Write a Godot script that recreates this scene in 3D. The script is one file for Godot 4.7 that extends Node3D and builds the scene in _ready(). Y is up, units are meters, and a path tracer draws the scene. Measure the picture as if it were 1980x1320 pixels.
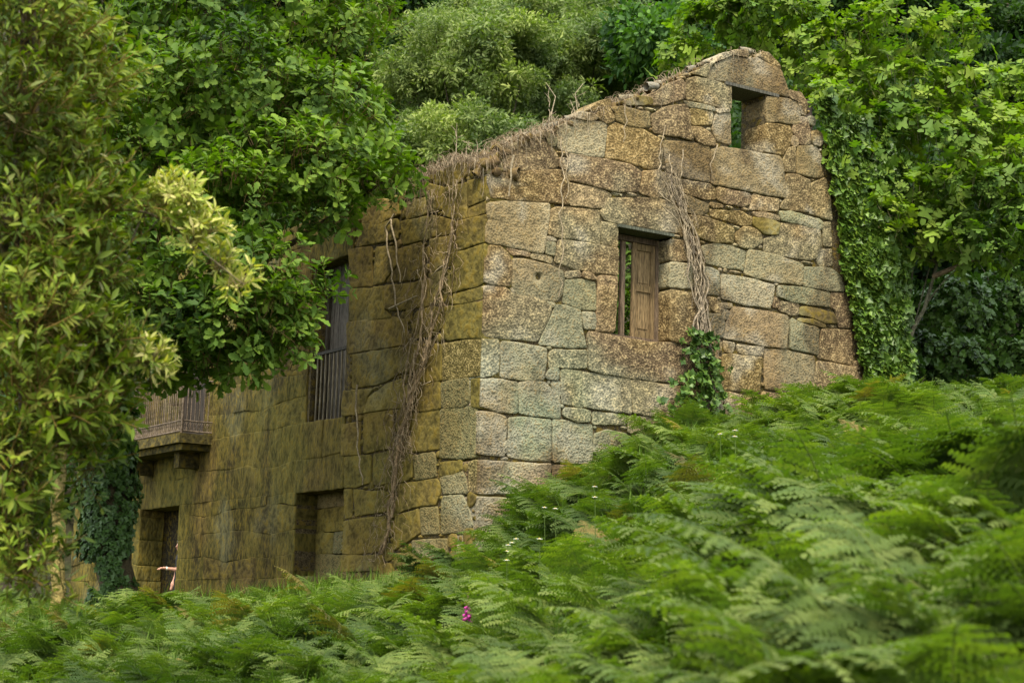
extends Node3D

const BASE := 1.4                      # height of the door sill; the house node stands there
const HOUSE_YAW := 33.0
var M := {}
var nz := FastNoiseLite.new()
var rg := RandomNumberGenerator.new()
var taken := {}


func _ready() -> void:
	var cam := Camera3D.new()
	cam.name = "camera"
	cam.position = Vector3(0, 1.6, 0)
	cam.basis = Basis(Vector3.RIGHT, deg_to_rad(9.27)) * Basis(Vector3.BACK, deg_to_rad(1.7))
	cam.fov = 21.97
	cam.near = 0.1
	cam.far = 400.0
	var lens := CameraAttributesPhysical.new()
	lens.frustum_focal_length = 61.82
	lens.frustum_focus_distance = 27.0
	lens.frustum_near = 0.1
	lens.frustum_far = 400.0
	lens.exposure_aperture = 2.3
	cam.attributes = lens
	add_child(cam)
	var env := Environment.new()
	env.background_mode = Environment.BG_SKY
	var sky := Sky.new()
	var sm := ProceduralSkyMaterial.new()
	sm.sky_top_color = Color(0.80, 0.83, 0.86)
	sm.sky_horizon_color = Color(0.90, 0.90, 0.87)
	sm.sky_curve = 0.2
	sm.sky_energy_multiplier = 1.0
	sm.ground_bottom_color = Color(0.16, 0.19, 0.10)
	sm.ground_horizon_color = Color(0.30, 0.33, 0.22)
	sky.sky_material = sm
	env.sky = sky
	env.tonemap_mode = Environment.TONE_MAPPER_LINEAR
	env.tonemap_exposure = 3.25
	env.sdfgi_enabled = true
	env.ssao_enabled = true
	env.ssil_enabled = true
	var we := WorldEnvironment.new()
	we.name = "world"
	we.environment = env
	add_child(we)
	var sun := DirectionalLight3D.new()
	sun.name = "sun"
	sun.light_energy = 0.7
	sun.light_angular_distance = 14.0
	sun.light_color = Color(1.0, 0.96, 0.88)
	sun.rotation_degrees = Vector3(-60, -12, 0)
	sun.shadow_enabled = true
	add_child(sun)
	rg.seed = 4711
	nz.noise_type = FastNoiseLite.TYPE_SIMPLEX_SMOOTH
	nz.seed = 5
	nz.frequency = 0.01
	nz.fractal_octaves = 3
	make_materials()
	build_ground()
	build_house()
	build_trees()
	build_wall_ivy()
	build_creepers()
	build_wall_top()
	build_ferns()
	build_person()
	build_flowers()


class MB:
	var v := PackedVector3Array()
	var n := PackedVector3Array()
	var c := PackedColorArray()
	var t := PackedVector2Array()
	var i := PackedInt32Array()
	func p(a: Vector3, col := Color.WHITE, uv := Vector2.ZERO) -> int:
		v.append(a)
		c.append(col)
		t.append(uv)
		return v.size() - 1
	func tri(a: int, b: int, d: int) -> void:   # counter-clockwise seen from outside; stored clockwise for Godot
		i.append(a)
		i.append(d)
		i.append(b)
	func quad(a: int, b: int, d: int, e: int) -> void:
		tri(a, b, d)
		tri(a, d, e)
	func flat_quad(a: Vector3, b: Vector3, d: Vector3, e: Vector3, col := Color.WHITE) -> void:
		var k := v.size()
		p(a, col)
		p(b, col)
		p(d, col)
		p(e, col)
		quad(k, k + 1, k + 2, k + 3)
	func mesh() -> ArrayMesh:
		n.resize(v.size())
		n.fill(Vector3.ZERO)
		for k in range(0, i.size(), 3):
			var a := i[k]
			var b := i[k + 2]
			var d := i[k + 1]
			var w := (v[b] - v[a]).cross(v[d] - v[a])
			n[a] += w
			n[b] += w
			n[d] += w
		for k in n.size():
			n[k] = n[k].normalized() if n[k].length_squared() > 1e-18 else Vector3.UP
		var arr := []
		arr.resize(Mesh.ARRAY_MAX)
		arr[Mesh.ARRAY_VERTEX] = v
		arr[Mesh.ARRAY_NORMAL] = n
		arr[Mesh.ARRAY_COLOR] = c
		arr[Mesh.ARRAY_TEX_UV] = t
		arr[Mesh.ARRAY_INDEX] = i
		var m := ArrayMesh.new()
		m.add_surface_from_arrays(Mesh.PRIMITIVE_TRIANGLES, arr)
		return m
	# a box with chamfered long edges, between two corners of a local frame
	func box(o: Vector3, x: Vector3, y: Vector3, z: Vector3, col := Color.WHITE) -> void:
		var q := func(a, b, d): return o + x * a + y * b + z * d
		var f := [[0, 0, 1, 1, 0, 1, 1, 1, 1, 0, 1, 1], [1, 0, 0, 0, 0, 0, 0, 1, 0, 1, 1, 0], [1, 0, 1, 1, 0, 0, 1, 1, 0, 1, 1, 1], [0, 0, 0, 0, 0, 1, 0, 1, 1, 0, 1, 0], [0, 1, 1, 1, 1, 1, 1, 1, 0, 0, 1, 0], [0, 0, 0, 1, 0, 0, 1, 0, 1, 0, 0, 1]]
		for s in f:
			flat_quad(q.call(s[0], s[1], s[2]), q.call(s[3], s[4], s[5]), q.call(s[6], s[7], s[8]), q.call(s[9], s[10], s[11]), col)
	func tube(pts: Array, r0: float, r1: float, sides := 5, col := Color.WHITE, col2 = null) -> void:
		var start := v.size()
		var m := pts.size()
		var side := Vector3.ZERO
		for k in m:
			var d: Vector3 = (pts[mini(k + 1, m - 1)] - pts[maxi(k - 1, 0)]).normalized()
			if k == 0:
				side = d.cross(Vector3(0.3, 0.9, 0.2)).normalized()
				if side.length() < 0.5:
					side = d.cross(Vector3.RIGHT).normalized()
			side = (side - d * side.dot(d)).normalized()
			var up := d.cross(side)
			var f := float(k) / maxf(1.0, m - 1)
			var r := lerpf(r0, r1, f)
			var cc: Color = col if col2 == null else col.lerp(col2, f)
			for s in sides:
				var a := TAU * s / sides
				p(pts[k] + (side * cos(a) + up * sin(a)) * r, cc, Vector2(float(s) / sides, f))
		for k in m - 1:
			for s in sides:
				var a := start + k * sides + s
				var b := start + k * sides + (s + 1) % sides
				quad(a, b, b + sides, a + sides)
		var tip := p(pts[m - 1], col if col2 == null else col2)
		for s in sides:
			tri(start + (m - 1) * sides + s, start + (m - 1) * sides + (s + 1) % sides, tip)


# ------------------------------------------------------------------ nodes
func numbered(called: String) -> String:
	if not taken.has(called):
		taken[called] = 0
		return called
	taken[called] += 1
	return "%s_%03d" % [called, taken[called]]

func tag(o: Node, label: String, category: String, group := "") -> Node:
	o.set_meta("label", label)
	o.set_meta("category", category)
	if group:
		o.set_meta("group", group)
	return o

func thing(called: String, at: Vector3, label: String, category: String, group := "") -> Node3D:
	var o := Node3D.new()
	o.name = numbered(called)
	o.position = at
	add_child(o)
	tag(o, label, category, group)
	return o

func part(called: String, m: Mesh, mat: Material, parent: Node, at := Vector3.ZERO) -> MeshInstance3D:
	var o := MeshInstance3D.new()
	o.name = called
	o.mesh = m
	o.material_override = mat
	o.position = at
	parent.add_child(o, true)
	return o

func stuff(o: Node) -> Node:
	o.set_meta("kind", "stuff")
	return o

func scatter(called: String, m: Mesh, mat: Material, where: Array, tints: Array, parent: Node) -> MultiMeshInstance3D:
	var mm := MultiMesh.new()
	mm.transform_format = MultiMesh.TRANSFORM_3D
	mm.use_colors = true
	mm.mesh = m
	mm.instance_count = where.size()
	for k in where.size():
		mm.set_instance_transform(k, where[k])
		mm.set_instance_color(k, tints[k])
	var o := MultiMeshInstance3D.new()
	o.name = called
	o.multimesh = mm
	o.material_override = mat
	parent.add_child(o, true)
	stuff(o)
	return o


# ------------------------------------------------------------------ textures and materials
func noise_bytes(side: int, freq: float, octaves: int, seed_: int, kind := FastNoiseLite.TYPE_SIMPLEX_SMOOTH) -> PackedByteArray:
	var f := FastNoiseLite.new()
	f.noise_type = kind
	f.seed = seed_
	f.frequency = freq
	f.fractal_octaves = octaves
	if octaves == 1:
		f.fractal_type = FastNoiseLite.FRACTAL_NONE
	var im := f.get_image(side, side, false, false, true)
	im.convert(Image.FORMAT_L8)
	return im.get_data()

func grey_tex(side: int, a: PackedByteArray, b: PackedByteArray, lo: float, hi: float, mixb := 0.5) -> ImageTexture:
	var out := PackedByteArray()
	out.resize(side * side * 3)
	for k in side * side:
		var x := clampf((a[k] / 255.0 - 0.5) * 1.9 * (1.0 - mixb) + (b[k] / 255.0 - 0.5) * 1.9 * mixb + 0.5, 0.0, 1.0)
		var g := int(255.0 * lerpf(lo, hi, x))
		out[k * 3] = g
		out[k * 3 + 1] = g
		out[k * 3 + 2] = g
	return ImageTexture.create_from_image(Image.create_from_data(side, side, false, Image.FORMAT_RGB8, out))

# spots of a second colour: the alpha comes from two noises, cut softly at a level
func spot_tex(side: int, a: PackedByteArray, b: PackedByteArray, level: float, soft: float, most: float, c1: Color, c2: Color) -> ImageTexture:
	var out := PackedByteArray()
	out.resize(side * side * 4)
	for k in side * side:
		var x := a[k] / 255.0 * 0.68 + b[k] / 255.0 * 0.32
		var al := clampf((x - level) / soft, 0.0, 1.0) * most
		var f := b[k] / 255.0
		out[k * 4] = int(255 * lerpf(c1.r, c2.r, f))
		out[k * 4 + 1] = int(255 * lerpf(c1.g, c2.g, f))
		out[k * 4 + 2] = int(255 * lerpf(c1.b, c2.b, f))
		out[k * 4 + 3] = int(255 * al)
	return ImageTexture.create_from_image(Image.create_from_data(side, side, false, Image.FORMAT_RGBA8, out))

func rock(tex: Texture2D, spots: Texture2D, relief: Texture2D, cm: float, tile: float) -> StandardMaterial3D:
	var m := StandardMaterial3D.new()
	m.vertex_color_use_as_albedo = true
	m.albedo_texture = tex
	m.roughness = 0.95
	m.metallic_specular = 0.2
	m.uv1_triplanar = true
	m.uv1_scale = Vector3.ONE / tile
	if spots:
		m.detail_enabled = true
		m.detail_albedo = spots
		m.detail_blend_mode = BaseMaterial3D.BLEND_MODE_MIX
	if relief:
		m.heightmap_enabled = true
		m.heightmap_texture = relief
		m.heightmap_scale = cm
	return m

func plain(col: Color, rough := 0.9, spec := 0.3) -> StandardMaterial3D:
	var m := StandardMaterial3D.new()
	m.albedo_color = col.linear_to_srgb()
	m.roughness = rough
	m.metallic_specular = spec
	return m

func tinted(rough := 0.9, spec := 0.3, tex: Texture2D = null, tile := 1.0) -> StandardMaterial3D:
	var m := StandardMaterial3D.new()
	m.vertex_color_use_as_albedo = true
	m.roughness = rough
	m.metallic_specular = spec
	if tex:
		m.albedo_texture = tex
		m.uv1_triplanar = true
		m.uv1_scale = Vector3.ONE / tile
	return m

func leafy(glow: Color, rough := 0.5, spec := 0.4) -> StandardMaterial3D:
	var m := StandardMaterial3D.new()
	m.vertex_color_use_as_albedo = true
	m.roughness = rough
	m.metallic_specular = spec
	m.backlight_enabled = true
	m.backlight = glow
	m.cull_mode = BaseMaterial3D.CULL_DISABLED
	return m

func make_materials() -> void:
	var s := 2048
	var fine := noise_bytes(s, 0.10, 3, 11)
	var mid := noise_bytes(s, 0.030, 3, 12)
	var broad := noise_bytes(s, 0.009, 4, 14)
	var grain := grey_tex(s, fine, mid, 0.50, 1.0, 0.45)
	var soft := grey_tex(s, mid, broad, 0.52, 1.0, 0.5)
	var lichen := spot_tex(s, fine, mid, 0.55, 0.14, 0.54, Color(0.59, 0.52, 0.38), Color(0.77, 0.69, 0.50))
	var pits := spot_tex(s, fine, mid, 0.545, 0.09, 0.8, Color(0.33, 0.255, 0.15), Color(0.46, 0.38, 0.23))
	var mossy := spot_tex(s, mid, broad, 0.50, 0.16, 0.75, Color(0.30, 0.27, 0.09), Color(0.46, 0.38, 0.14))
	M.speck = rock(grain, lichen, grain, 3.0, 9.0)
	M.pale = rock(grain, pits, grain, 3.0, 9.3)
	M.faint = rock(grain, lichen, grain, 3.0, 9.6)
	M.faint.uv1_offset = Vector3(0.4, 0.3, 0.5)
	M.moss = rock(soft, mossy, soft, 3.0, 8.0)
	M.mossrun = rock(soft, mossy, soft, 3.0, 8.0)
	M.mossrun.uv1_scale = Vector3(0.26, 0.11, 0.26)
	M.mortar = rock(grain, mossy, grain, 2.0, 7.0)
	M.soil = rock(soft, null, null, 0.0, 12.0)
	M.bark = tinted(0.95, 0.2, soft, 3.0)
	M.bark.heightmap_enabled = true
	M.bark.heightmap_texture = soft
	M.bark.heightmap_scale = 2.0
	M.vine = tinted(0.9, 0.2, soft, 2.0)
	M.wood = tinted(0.8, 0.3, soft, 2.0)
	M.wood.uv1_scale = Vector3(1.4, 0.12, 1.4)
	M.iron = plain(Color(0.10, 0.075, 0.055), 0.75, 0.4)
	M.oak = leafy(Color(0.8, 0.9, 0.3), 0.55, 0.25)
	M.laurel = leafy(Color(0.8, 0.85, 0.3), 0.5, 0.25)
	M.fig = leafy(Color(0.85, 0.95, 0.35), 0.55, 0.25)
	M.ivy = leafy(Color(0.5, 0.6, 0.2), 0.45, 0.4)
	M.fine = leafy(Color(0.75, 0.85, 0.35), 0.6, 0.3)
	M.fern = leafy(Color(0.85, 0.95, 0.35), 0.6, 0.2)
	M.petal = leafy(Color(0.8, 0.8, 0.8), 0.7, 0.2)
	M.skin = tinted(0.55, 0.4)


# ------------------------------------------------------------------ the lie of the land
func along(t: float, xs: Array, ys: Array) -> float:
	if t <= xs[0]:
		return ys[0]
	for k in range(1, xs.size()):
		if t <= xs[k]:
			var f: float = (t - xs[k - 1]) / (xs[k] - xs[k - 1])
			return lerpf(ys[k - 1], ys[k], f * f * (3.0 - 2.0 * f) * 0.5 + f * 0.5)
	return ys[-1]

func ground_at(x: float, z: float) -> float:
	var d := -z
	var b := along(d, [-40.0, -5.0, 0.0, 8.0, 12.0, 16.0, 24.0, 28.0, 34.0, 42.0, 60.0, 100.0, 160.0], [-3.0, -0.4, -0.2, -0.1, 0.15, 0.7, 1.85, 1.9, 1.75, 3.0, 13.0, 34.0, 60.0])
	var r := along(x, [-60.0, -14.0, -6.0, -0.5, 0.7, 2.5, 5.7, 9.0, 16.0, 60.0], [2.0, -0.75, -0.6, 0.1, 1.35, 2.3, 2.9, 2.75, 3.6, 16.0])
	var s := along(d, [0.0, 6.0, 10.0, 15.0, 20.0, 26.0], [0.2, 0.5, 0.66, 0.74, 0.8, 1.0])
	return b + r * s + nz.get_noise_2d(x * 9.0, z * 9.0) * 0.12


# ------------------------------------------------------------------ masonry
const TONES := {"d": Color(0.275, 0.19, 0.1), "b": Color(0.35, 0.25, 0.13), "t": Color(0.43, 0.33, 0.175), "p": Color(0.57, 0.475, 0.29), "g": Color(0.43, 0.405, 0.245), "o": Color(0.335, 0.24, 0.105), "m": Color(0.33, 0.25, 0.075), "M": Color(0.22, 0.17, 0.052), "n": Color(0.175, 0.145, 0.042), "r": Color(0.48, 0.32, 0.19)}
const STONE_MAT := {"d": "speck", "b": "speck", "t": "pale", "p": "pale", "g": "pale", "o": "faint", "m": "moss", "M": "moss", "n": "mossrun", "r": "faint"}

# a wall frame: how (along, up, out) becomes house space
func frame(node: Node, kind: String) -> Dictionary:
	return {"node": node, "kind": kind, "depth": 0.0, "merged": MB.new(), "thick": 0.5}

func place(w: Dictionary, u: float, v: float, out: float) -> Vector3:
	if w.kind == "gable":
		return Vector3(u, v - BASE, out + w.depth)
	return Vector3(-out - w.depth, v - BASE, -u)

func stone_into(mb: MB, w: Dictionary, pts: PackedVector2Array, tone: String, chip := false, hole := Vector2.INF) -> void:
	# outline: corners cut, long edges broken and roughened
	var ring := PackedVector2Array()
	var m := pts.size()
	var area := 0.0
	var girth := 0.0
	var mid := Vector2.ZERO
	for k in m:
		var a := pts[k]
		var b := pts[(k + 1) % m]
		area += a.cross(b) * 0.5
		girth += a.distance_to(b)
		mid += a / m
	if area < 0.0:
		pts.reverse()
	area = absf(area)
	if hole != Vector2.INF:
		mid = hole
	var thick := 2.0 * area / girth
	for k in m:
		var a := pts[k]
		var b := pts[(k + 1) % m]
		var l := a.distance_to(b)
		var cut := minf(0.017, l * 0.25)
		var cnt := 1 if chip else maxi(1, int(l / 0.10))
		for s in cnt + 1:
			var f := lerpf(cut / l, 1.0 - cut / l, float(s) / cnt)
			var q := a.lerp(b, f)
			var out := Vector2(b.y - a.y, a.x - b.x) / l
			ring.append(q + out * (nz.get_noise_2d(q.x * 420.0 + 31.0, q.y * 420.0) * 0.016 + (0.011 if not chip else 0.0)))
	var k_n := ring.size()
	var inward := PackedVector2Array()
	for k in k_n:
		var e := (ring[(k + 1) % k_n] - ring[(k + k_n - 1) % k_n]).normalized()
		inward.append(Vector2(-e.y, e.x))
	var proud := rg.randf_range(-0.012, 0.014) * (1.0 if w.kind == "gable" else 0.45)
	var lean := Vector2(rg.randf_range(-0.02, 0.02), rg.randf_range(-0.025, 0.025))
	var base: Color = TONES[tone] * rg.randf_range(0.86, 1.14)
	base.r *= rg.randf_range(0.95, 1.05)
	base.b *= rg.randf_range(0.9, 1.1)
	var start := mb.v.size()
	var rings := [[-w.thick, 0.0, 0.0], [-0.04, 0.0, 0.0], [-0.012, 0.0, 0.4], [0.0, 0.006, 0.9], [0.003, -0.10, 1.0], [0.005, -0.32, 1.0], [0.006, -0.62, 1.0]]
	if hole != Vector2.INF:
		rings += [[0.004, 0.0, 1.0], [-0.15, 0.0, 0.0]]
	if chip:
		rings = [[-0.2, 0.0, 0.0], [-0.06, 0.0, 0.0], [-0.015, 0.012, 0.6], [0.0, 0.03, 1.0]]
	var shift := 0.0 if w.kind == "gable" else 40.0
	if w.kind == "front" and w.depth == 0.0:
		proud += 0.007
	for q in pts:
		if q.x < 0.045 and w.kind == "gable":
			proud = maxf(proud, 0.006)
			lean = Vector2.ZERO
	for r in rings:
		for k in k_n:
			var q := ring[k]
			var inset: float = r[1]
			var z: float = r[0]
			var corner: bool = q.x < 0.045 and w.depth == 0.0
			if hole != Vector2.INF and r == rings[-1] or hole != Vector2.INF and r == rings[-2]:
				q = mid + (q - mid).normalized() * (0.05 if r == rings[-2] else 0.035)
			elif inset < 0.0:
				q = q.lerp(mid, -inset)
			else:
				q += inward[k] * minf(inset, thick * 0.55) * (0.0 if corner and inset < 0.03 else 1.0)
			if corner:
				q.x = 0.014 if w.kind == "front" else 0.005
				if z > -0.1:
					z = maxf(z, -0.008)
			var flat: float = 1.0 if w.kind == "gable" else 0.7
			var rough := nz.get_noise_3d(q.x * 120.0, q.y * 120.0, shift * 3.0) * 0.018 + nz.get_noise_3d(q.x * 330.0, q.y * 330.0, shift + 9.0) * 0.012
			z += proud + lean.dot(q - mid) + rough * r[2] * flat
			mb.p(place(w, q.x, q.y, z), stain(base, q, shift, w.kind))
	var last := start + (rings.size() - 1) * k_n
	for r in rings.size() - 1:
		for k in k_n:
			var a := start + r * k_n + k
			var b := start + r * k_n + (k + 1) % k_n
			if w.kind == "gable":
				mb.quad(a, b, b + k_n, a + k_n)
			else:
				mb.quad(b, a, a + k_n, b + k_n)
	var zc: float = 0.006 + proud + nz.get_noise_3d(mid.x * 120.0, mid.y * 120.0, shift * 3.0) * 0.016
	if hole != Vector2.INF:
		zc -= 0.16
	var ctr := mb.p(place(w, mid.x, mid.y, zc), stain(base, mid, shift, w.kind))
	for k in k_n:
		if w.kind == "gable":
			mb.tri(last + k, last + (k + 1) % k_n, ctr)
		else:
			mb.tri(last + (k + 1) % k_n, last + k, ctr)

# weathering that belongs to the stone: ochre algae, grey-green lichen, dark old crust
func stain(base: Color, q: Vector2, shift: float, kind: String) -> Color:
	var c := base
	var a := nz.get_noise_3d(q.x * 22.0, q.y * 22.0, shift)
	var b := nz.get_noise_3d(q.x * 75.0, q.y * 75.0, shift + 70.0)
	var g := nz.get_noise_3d(q.x * 48.0, q.y * 34.0, shift + 140.0)
	var w := nz.get_noise_3d(q.x * 90.0, q.y * 90.0, shift + 260.0)
	var e := nz.get_noise_3d(q.x * 85.0, q.y * 40.0, shift + 330.0)
	c *= 1.0 + 0.42 * b + 0.24 * a
	c = c.lerp(Color(0.35, 0.36, 0.235), (0.45 if kind == "gable" else 0.3) * smoothstep(0.15, 0.38, g))
	c = c.lerp(Color(0.30, 0.205, 0.075), 0.55 * smoothstep(0.10, 0.36, -g))
	if kind == "gable":
		c = c.lerp(Color(0.66, 0.60, 0.45), 0.55 * smoothstep(0.20, 0.42, w))
		c = c.lerp(Color(0.15, 0.105, 0.06), 0.65 * smoothstep(0.08, 0.36, e))
		var low := smoothstep(6.2, 4.6, q.y) * smoothstep(3.2, 0.8, q.x)   # pale and grey-green lichen low down by the corner
		c = c.lerp(Color(0.37, 0.46, 0.30), 0.72 * low * smoothstep(-0.25, 0.2, g + b * 0.5))
		c = c.lerp(Color(0.62, 0.58, 0.44), 0.5 * low * smoothstep(0.0, 0.3, w))
	else:
		c = c.lerp(Color(0.24, 0.215, 0.06), 0.6 * smoothstep(-0.1, 0.35, a))
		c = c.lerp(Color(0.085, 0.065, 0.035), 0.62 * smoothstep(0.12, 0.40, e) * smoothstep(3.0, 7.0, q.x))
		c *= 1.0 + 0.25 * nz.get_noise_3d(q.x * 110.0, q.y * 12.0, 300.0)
	c.a = 1.0
	return c

func _st(w: Dictionary, tone: String, cm: Array) -> void:
	var pts := PackedVector2Array()
	var far := 0.0
	for k in range(0, cm.size(), 2):
		pts.append(Vector2(cm[k], cm[k + 1]) * 0.01)
		far += cm[k] * 0.02 / cm.size()
	if w.kind == "front" and far > 9.4:
		stone_into(w.merged, w, pts, tone)
		return
	var mb := MB.new()
	var socket := Vector2(0.94, 6.64)
	stone_into(mb, w, pts, tone, false, socket if w.kind == "gable" and w.depth == 0.0 and Geometry2D.is_point_in_polygon(socket, pts) else Vector2.INF)
	part("stone", mb.mesh(), M[STONE_MAT[tone]], w.node)

func _chip(w: Dictionary, u: float, v: float, a: float, b: float) -> void:
	var pts := PackedVector2Array()
	var turn := rg.randf() * TAU
	for k in 6:
		var an := TAU * k / 6.0 + turn
		pts.append(Vector2(u + cos(an) * a, v + sin(an) * b) * 0.01)
	var tones := "btdpo" if w.kind == "gable" else "mmMo"
	stone_into(w.merged, w, pts, tones[rg.randi() % tones.length()], true)

# upright slabs of rubble core between two plan lines, each [along0, along1, bottom, top0, top1]
func core(w: Dictionary, strips: Array, front: float, back: float) -> ArrayMesh:
	var mb := MB.new()
	var col := Color(0.17, 0.135, 0.075)
	for s in strips:
		var q := [place(w, s[0], s[2], front), place(w, s[1], s[2], front), place(w, s[1], s[4], front), place(w, s[0], s[3], front), place(w, s[0], s[2], back), place(w, s[1], s[2], back), place(w, s[1], s[4], back), place(w, s[0], s[3], back)]
		for f in [[0, 1, 2, 3], [5, 4, 7, 6], [1, 5, 6, 2], [4, 0, 3, 7], [3, 2, 6, 7], [4, 5, 1, 0]]:
			if w.kind == "gable":
				mb.flat_quad(q[f[0]], q[f[1]], q[f[2]], q[f[3]], col)
			else:
				mb.flat_quad(q[f[3]], q[f[2]], q[f[1]], q[f[0]], col)
	return mb.mesh()

func gable_stones(w) -> void:
	_st(w, "b", [26,839,47,857,75,873,88,876,110,865,124,849,125,835,109,828,57,816,27,811])
	_st(w, "m", [1,813,18,838,25,838,26,811,1,803])
	_st(w, "d", [3,800,27,808,105,826,137,831,143,814,145,781,124,779,45,771,8,769])
	_st(w, "b", [125,848,138,849,145,843,138,831,127,833])
	_st(w, "p", [89,880,108,885,109,879,96,872,89,873])
	_st(w, "p", [4,760,30,767,110,776,111,768,106,726,101,700,71,701,33,702,6,702])
	_st(w, "p", [122,895,150,910,171,915,203,917,212,915,207,863,172,860,138,860,123,863])
	_st(w, "p", [149,916,159,925,174,927,197,926,194,920,180,915,152,914])
	_st(w, "b", [176,931,196,948,217,956,218,945,191,931])
	_st(w, "b", [191,930,202,940,214,943,225,930,223,923,212,916,197,920])
	_st(w, "t", [217,942,240,949,273,947,290,949,292,926,272,921,247,920,228,926,226,938])
	_st(w, "o", [214,912,228,920,247,919,274,920,292,917,316,909,318,897,316,865,290,860,256,863,234,865,211,862])
	_st(w, "d", [145,858,190,861,210,861,234,860,256,861,272,854,278,851,273,821,235,814,197,815,177,817,142,817,142,834])
	_st(w, "o", [281,854,310,860,317,859,323,835,321,819,302,815,276,820])
	_st(w, "m", [237,956,273,971,296,972,297,963,276,958,246,951])
	_st(w, "t", [402,1026,425,1055,452,1074,491,1076,509,1082,531,1077,560,1071,575,1039,575,1028,548,1029,472,1030,427,1028])
	_st(w, "o", [509,1084,519,1093,533,1095,557,1081,560,1073,531,1079])
	_st(w, "r", [421,1056,436,1073,462,1084,489,1089,491,1078,452,1076])
	_st(w, "b", [370,1027,398,1042,417,1054,402,1027,387,1027])
	_st(w, "b", [363,1016,381,1024,421,1025,454,1023,455,985,426,984,390,984,363,983])
	_st(w, "b", [284,972,320,997,353,1014,361,1007,360,984,335,974,313,964,284,960])
	_st(w, "g", [358,980,390,982,420,981,422,975,395,974,367,973])
	_st(w, "b", [295,945,317,961,354,974,365,975,371,963,372,942,377,919,349,920,318,919,300,919])
	_st(w, "o", [372,971,395,973,418,972,415,953,396,948,375,946])
	_st(w, "b", [375,941,396,944,413,937,423,928,423,920,400,916,385,920,378,928])
	_st(w, "t", [423,971,453,979,456,927,427,928,416,945])
	_st(w, "b", [423,980,451,984,451,980,426,972])
	_st(w, "t", [529,1020,572,1025,593,1024,601,1006,601,987,582,984,552,982,529,977])
	_st(w, "o", [527,975,552,979,580,980,585,971,581,949,564,929,527,928])
	_st(w, "d", [578,1040,603,1042,617,1025,613,1002,603,1005,594,1026,578,1027])
	_st(w, "b", [603,1000,617,1000,626,973,622,956,603,953,587,972,585,982])
	_st(w, "t", [414,911,436,920,528,924,558,926,563,917,570,859,528,856,494,857,415,856])
	_st(w, "t", [320,909,370,916,410,916,412,909,412,858,371,857,328,861])
	_st(w, "b", [564,919,577,943,591,948,592,904,568,902])
	_st(w, "t", [596,949,637,958,649,942,654,907,627,902,594,903])
	_st(w, "b", [571,898,596,901,622,896,620,843,580,840,557,840,570,858])
	_st(w, "b", [624,890,656,906,666,883,671,836,644,839,621,841])
	_st(w, "o", [354,853,413,856,424,850,425,832,398,829,371,832,354,834])
	_st(w, "d", [427,853,482,853,496,852,498,840,483,830,442,829,427,832])
	_st(w, "b", [501,854,528,853,556,854,554,834,519,829,494,827])
	_st(w, "g", [354,831,371,830,411,822,409,810,394,802,368,803,355,819])
	_st(w, "b", [413,826,438,827,442,822,415,819])
	_st(w, "o", [412,815,438,817,478,822,501,815,497,802,478,799,449,802,416,804])
	_st(w, "t", [499,824,528,828,554,826,558,819,506,818])
	_st(w, "m", [501,815,529,819,558,815,554,795,525,792,502,804])
	_st(w, "g", [557,833,580,838,644,834,651,829,647,817,594,820,561,819])
	_st(w, "o", [368,798,398,801,458,794,464,790,461,769,421,763,390,767,370,779])
	_st(w, "o", [468,787,483,798,506,799,519,793,522,779,499,764,475,764,466,776])
	_st(w, "b", [559,815,599,819,644,818,649,792,637,768,623,763,557,762,525,764,525,784,554,794])
	_st(w, "b", [652,829,669,835,671,792,654,791])
	_st(w, "b", [640,783,671,789,673,761,644,757,638,766])
	_st(w, "g", [398,754,427,763,459,763,489,758,484,728,444,727,406,728])
	_st(w, "p", [492,761,520,763,554,761,588,757,608,753,605,719,554,718,509,719,485,722])
	_st(w, "g", [611,750,669,757,693,745,699,722,658,718,609,718])
	_st(w, "g", [404,721,420,722,434,718,434,681,409,680,404,698])
	_st(w, "p", [438,715,465,716,509,716,548,712,545,693,538,673,488,673,439,676])
	_st(w, "g", [565,713,605,716,666,715,666,691,628,689,577,691,555,694,554,711])
	_st(w, "b", [670,715,702,719,714,701,714,662,687,660,679,688,670,691])
	_st(w, "d", [560,688,600,688,600,670,583,668,558,673])
	_st(w, "m", [603,684,637,686,675,682,684,667,655,663,623,670,600,671])
	_st(w, "m", [600,665,629,666,658,661,658,656,629,658,597,660])
	_st(w, "o", [410,675,428,676,442,660,434,651,418,656])
	_st(w, "p", [436,669,461,671,458,664,442,662])
	_st(w, "t", [461,667,532,668,576,666,577,654,572,613,527,612,461,615,443,615,448,638])
	_st(w, "g", [405,649,434,651,445,638,442,616,408,612])
	_st(w, "g", [583,663,600,658,642,653,641,610,581,614])
	_st(w, "b", [649,653,715,659,721,601,641,605,646,632])
	_st(w, "d", [470,607,527,609,524,595,476,593])
	_st(w, "b", [443,610,467,609,464,594,448,593])
	_st(w, "o", [443,589,472,592,524,592,521,579,517,537,446,534,441,562])
	_st(w, "t", [528,607,572,610,634,606,634,591,626,541,572,542,529,544])
	_st(w, "b", [641,600,719,598,740,578,743,550,722,530,629,522,629,560])
	_st(w, "b", [525,539,572,539,589,537,609,524,612,509,522,501])
	_st(w, "t", [609,536,631,541,631,528,615,527])
	_st(w, "o", [447,531,489,529,522,532,522,501,449,495])
	_st(w, "b", [114,768,123,773,160,777,202,781,204,729,152,729,132,727,117,729,109,730])
	_st(w, "b", [205,764,234,763,236,761,237,730,208,729])
	_st(w, "b", [145,813,200,814,224,808,212,787,191,782,146,780])
	_st(w, "b", [220,801,241,806,316,817,339,811,359,784,352,768,239,765,210,768,203,778])
	_st(w, "p", [106,726,115,728,125,724,123,721,107,721])
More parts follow.
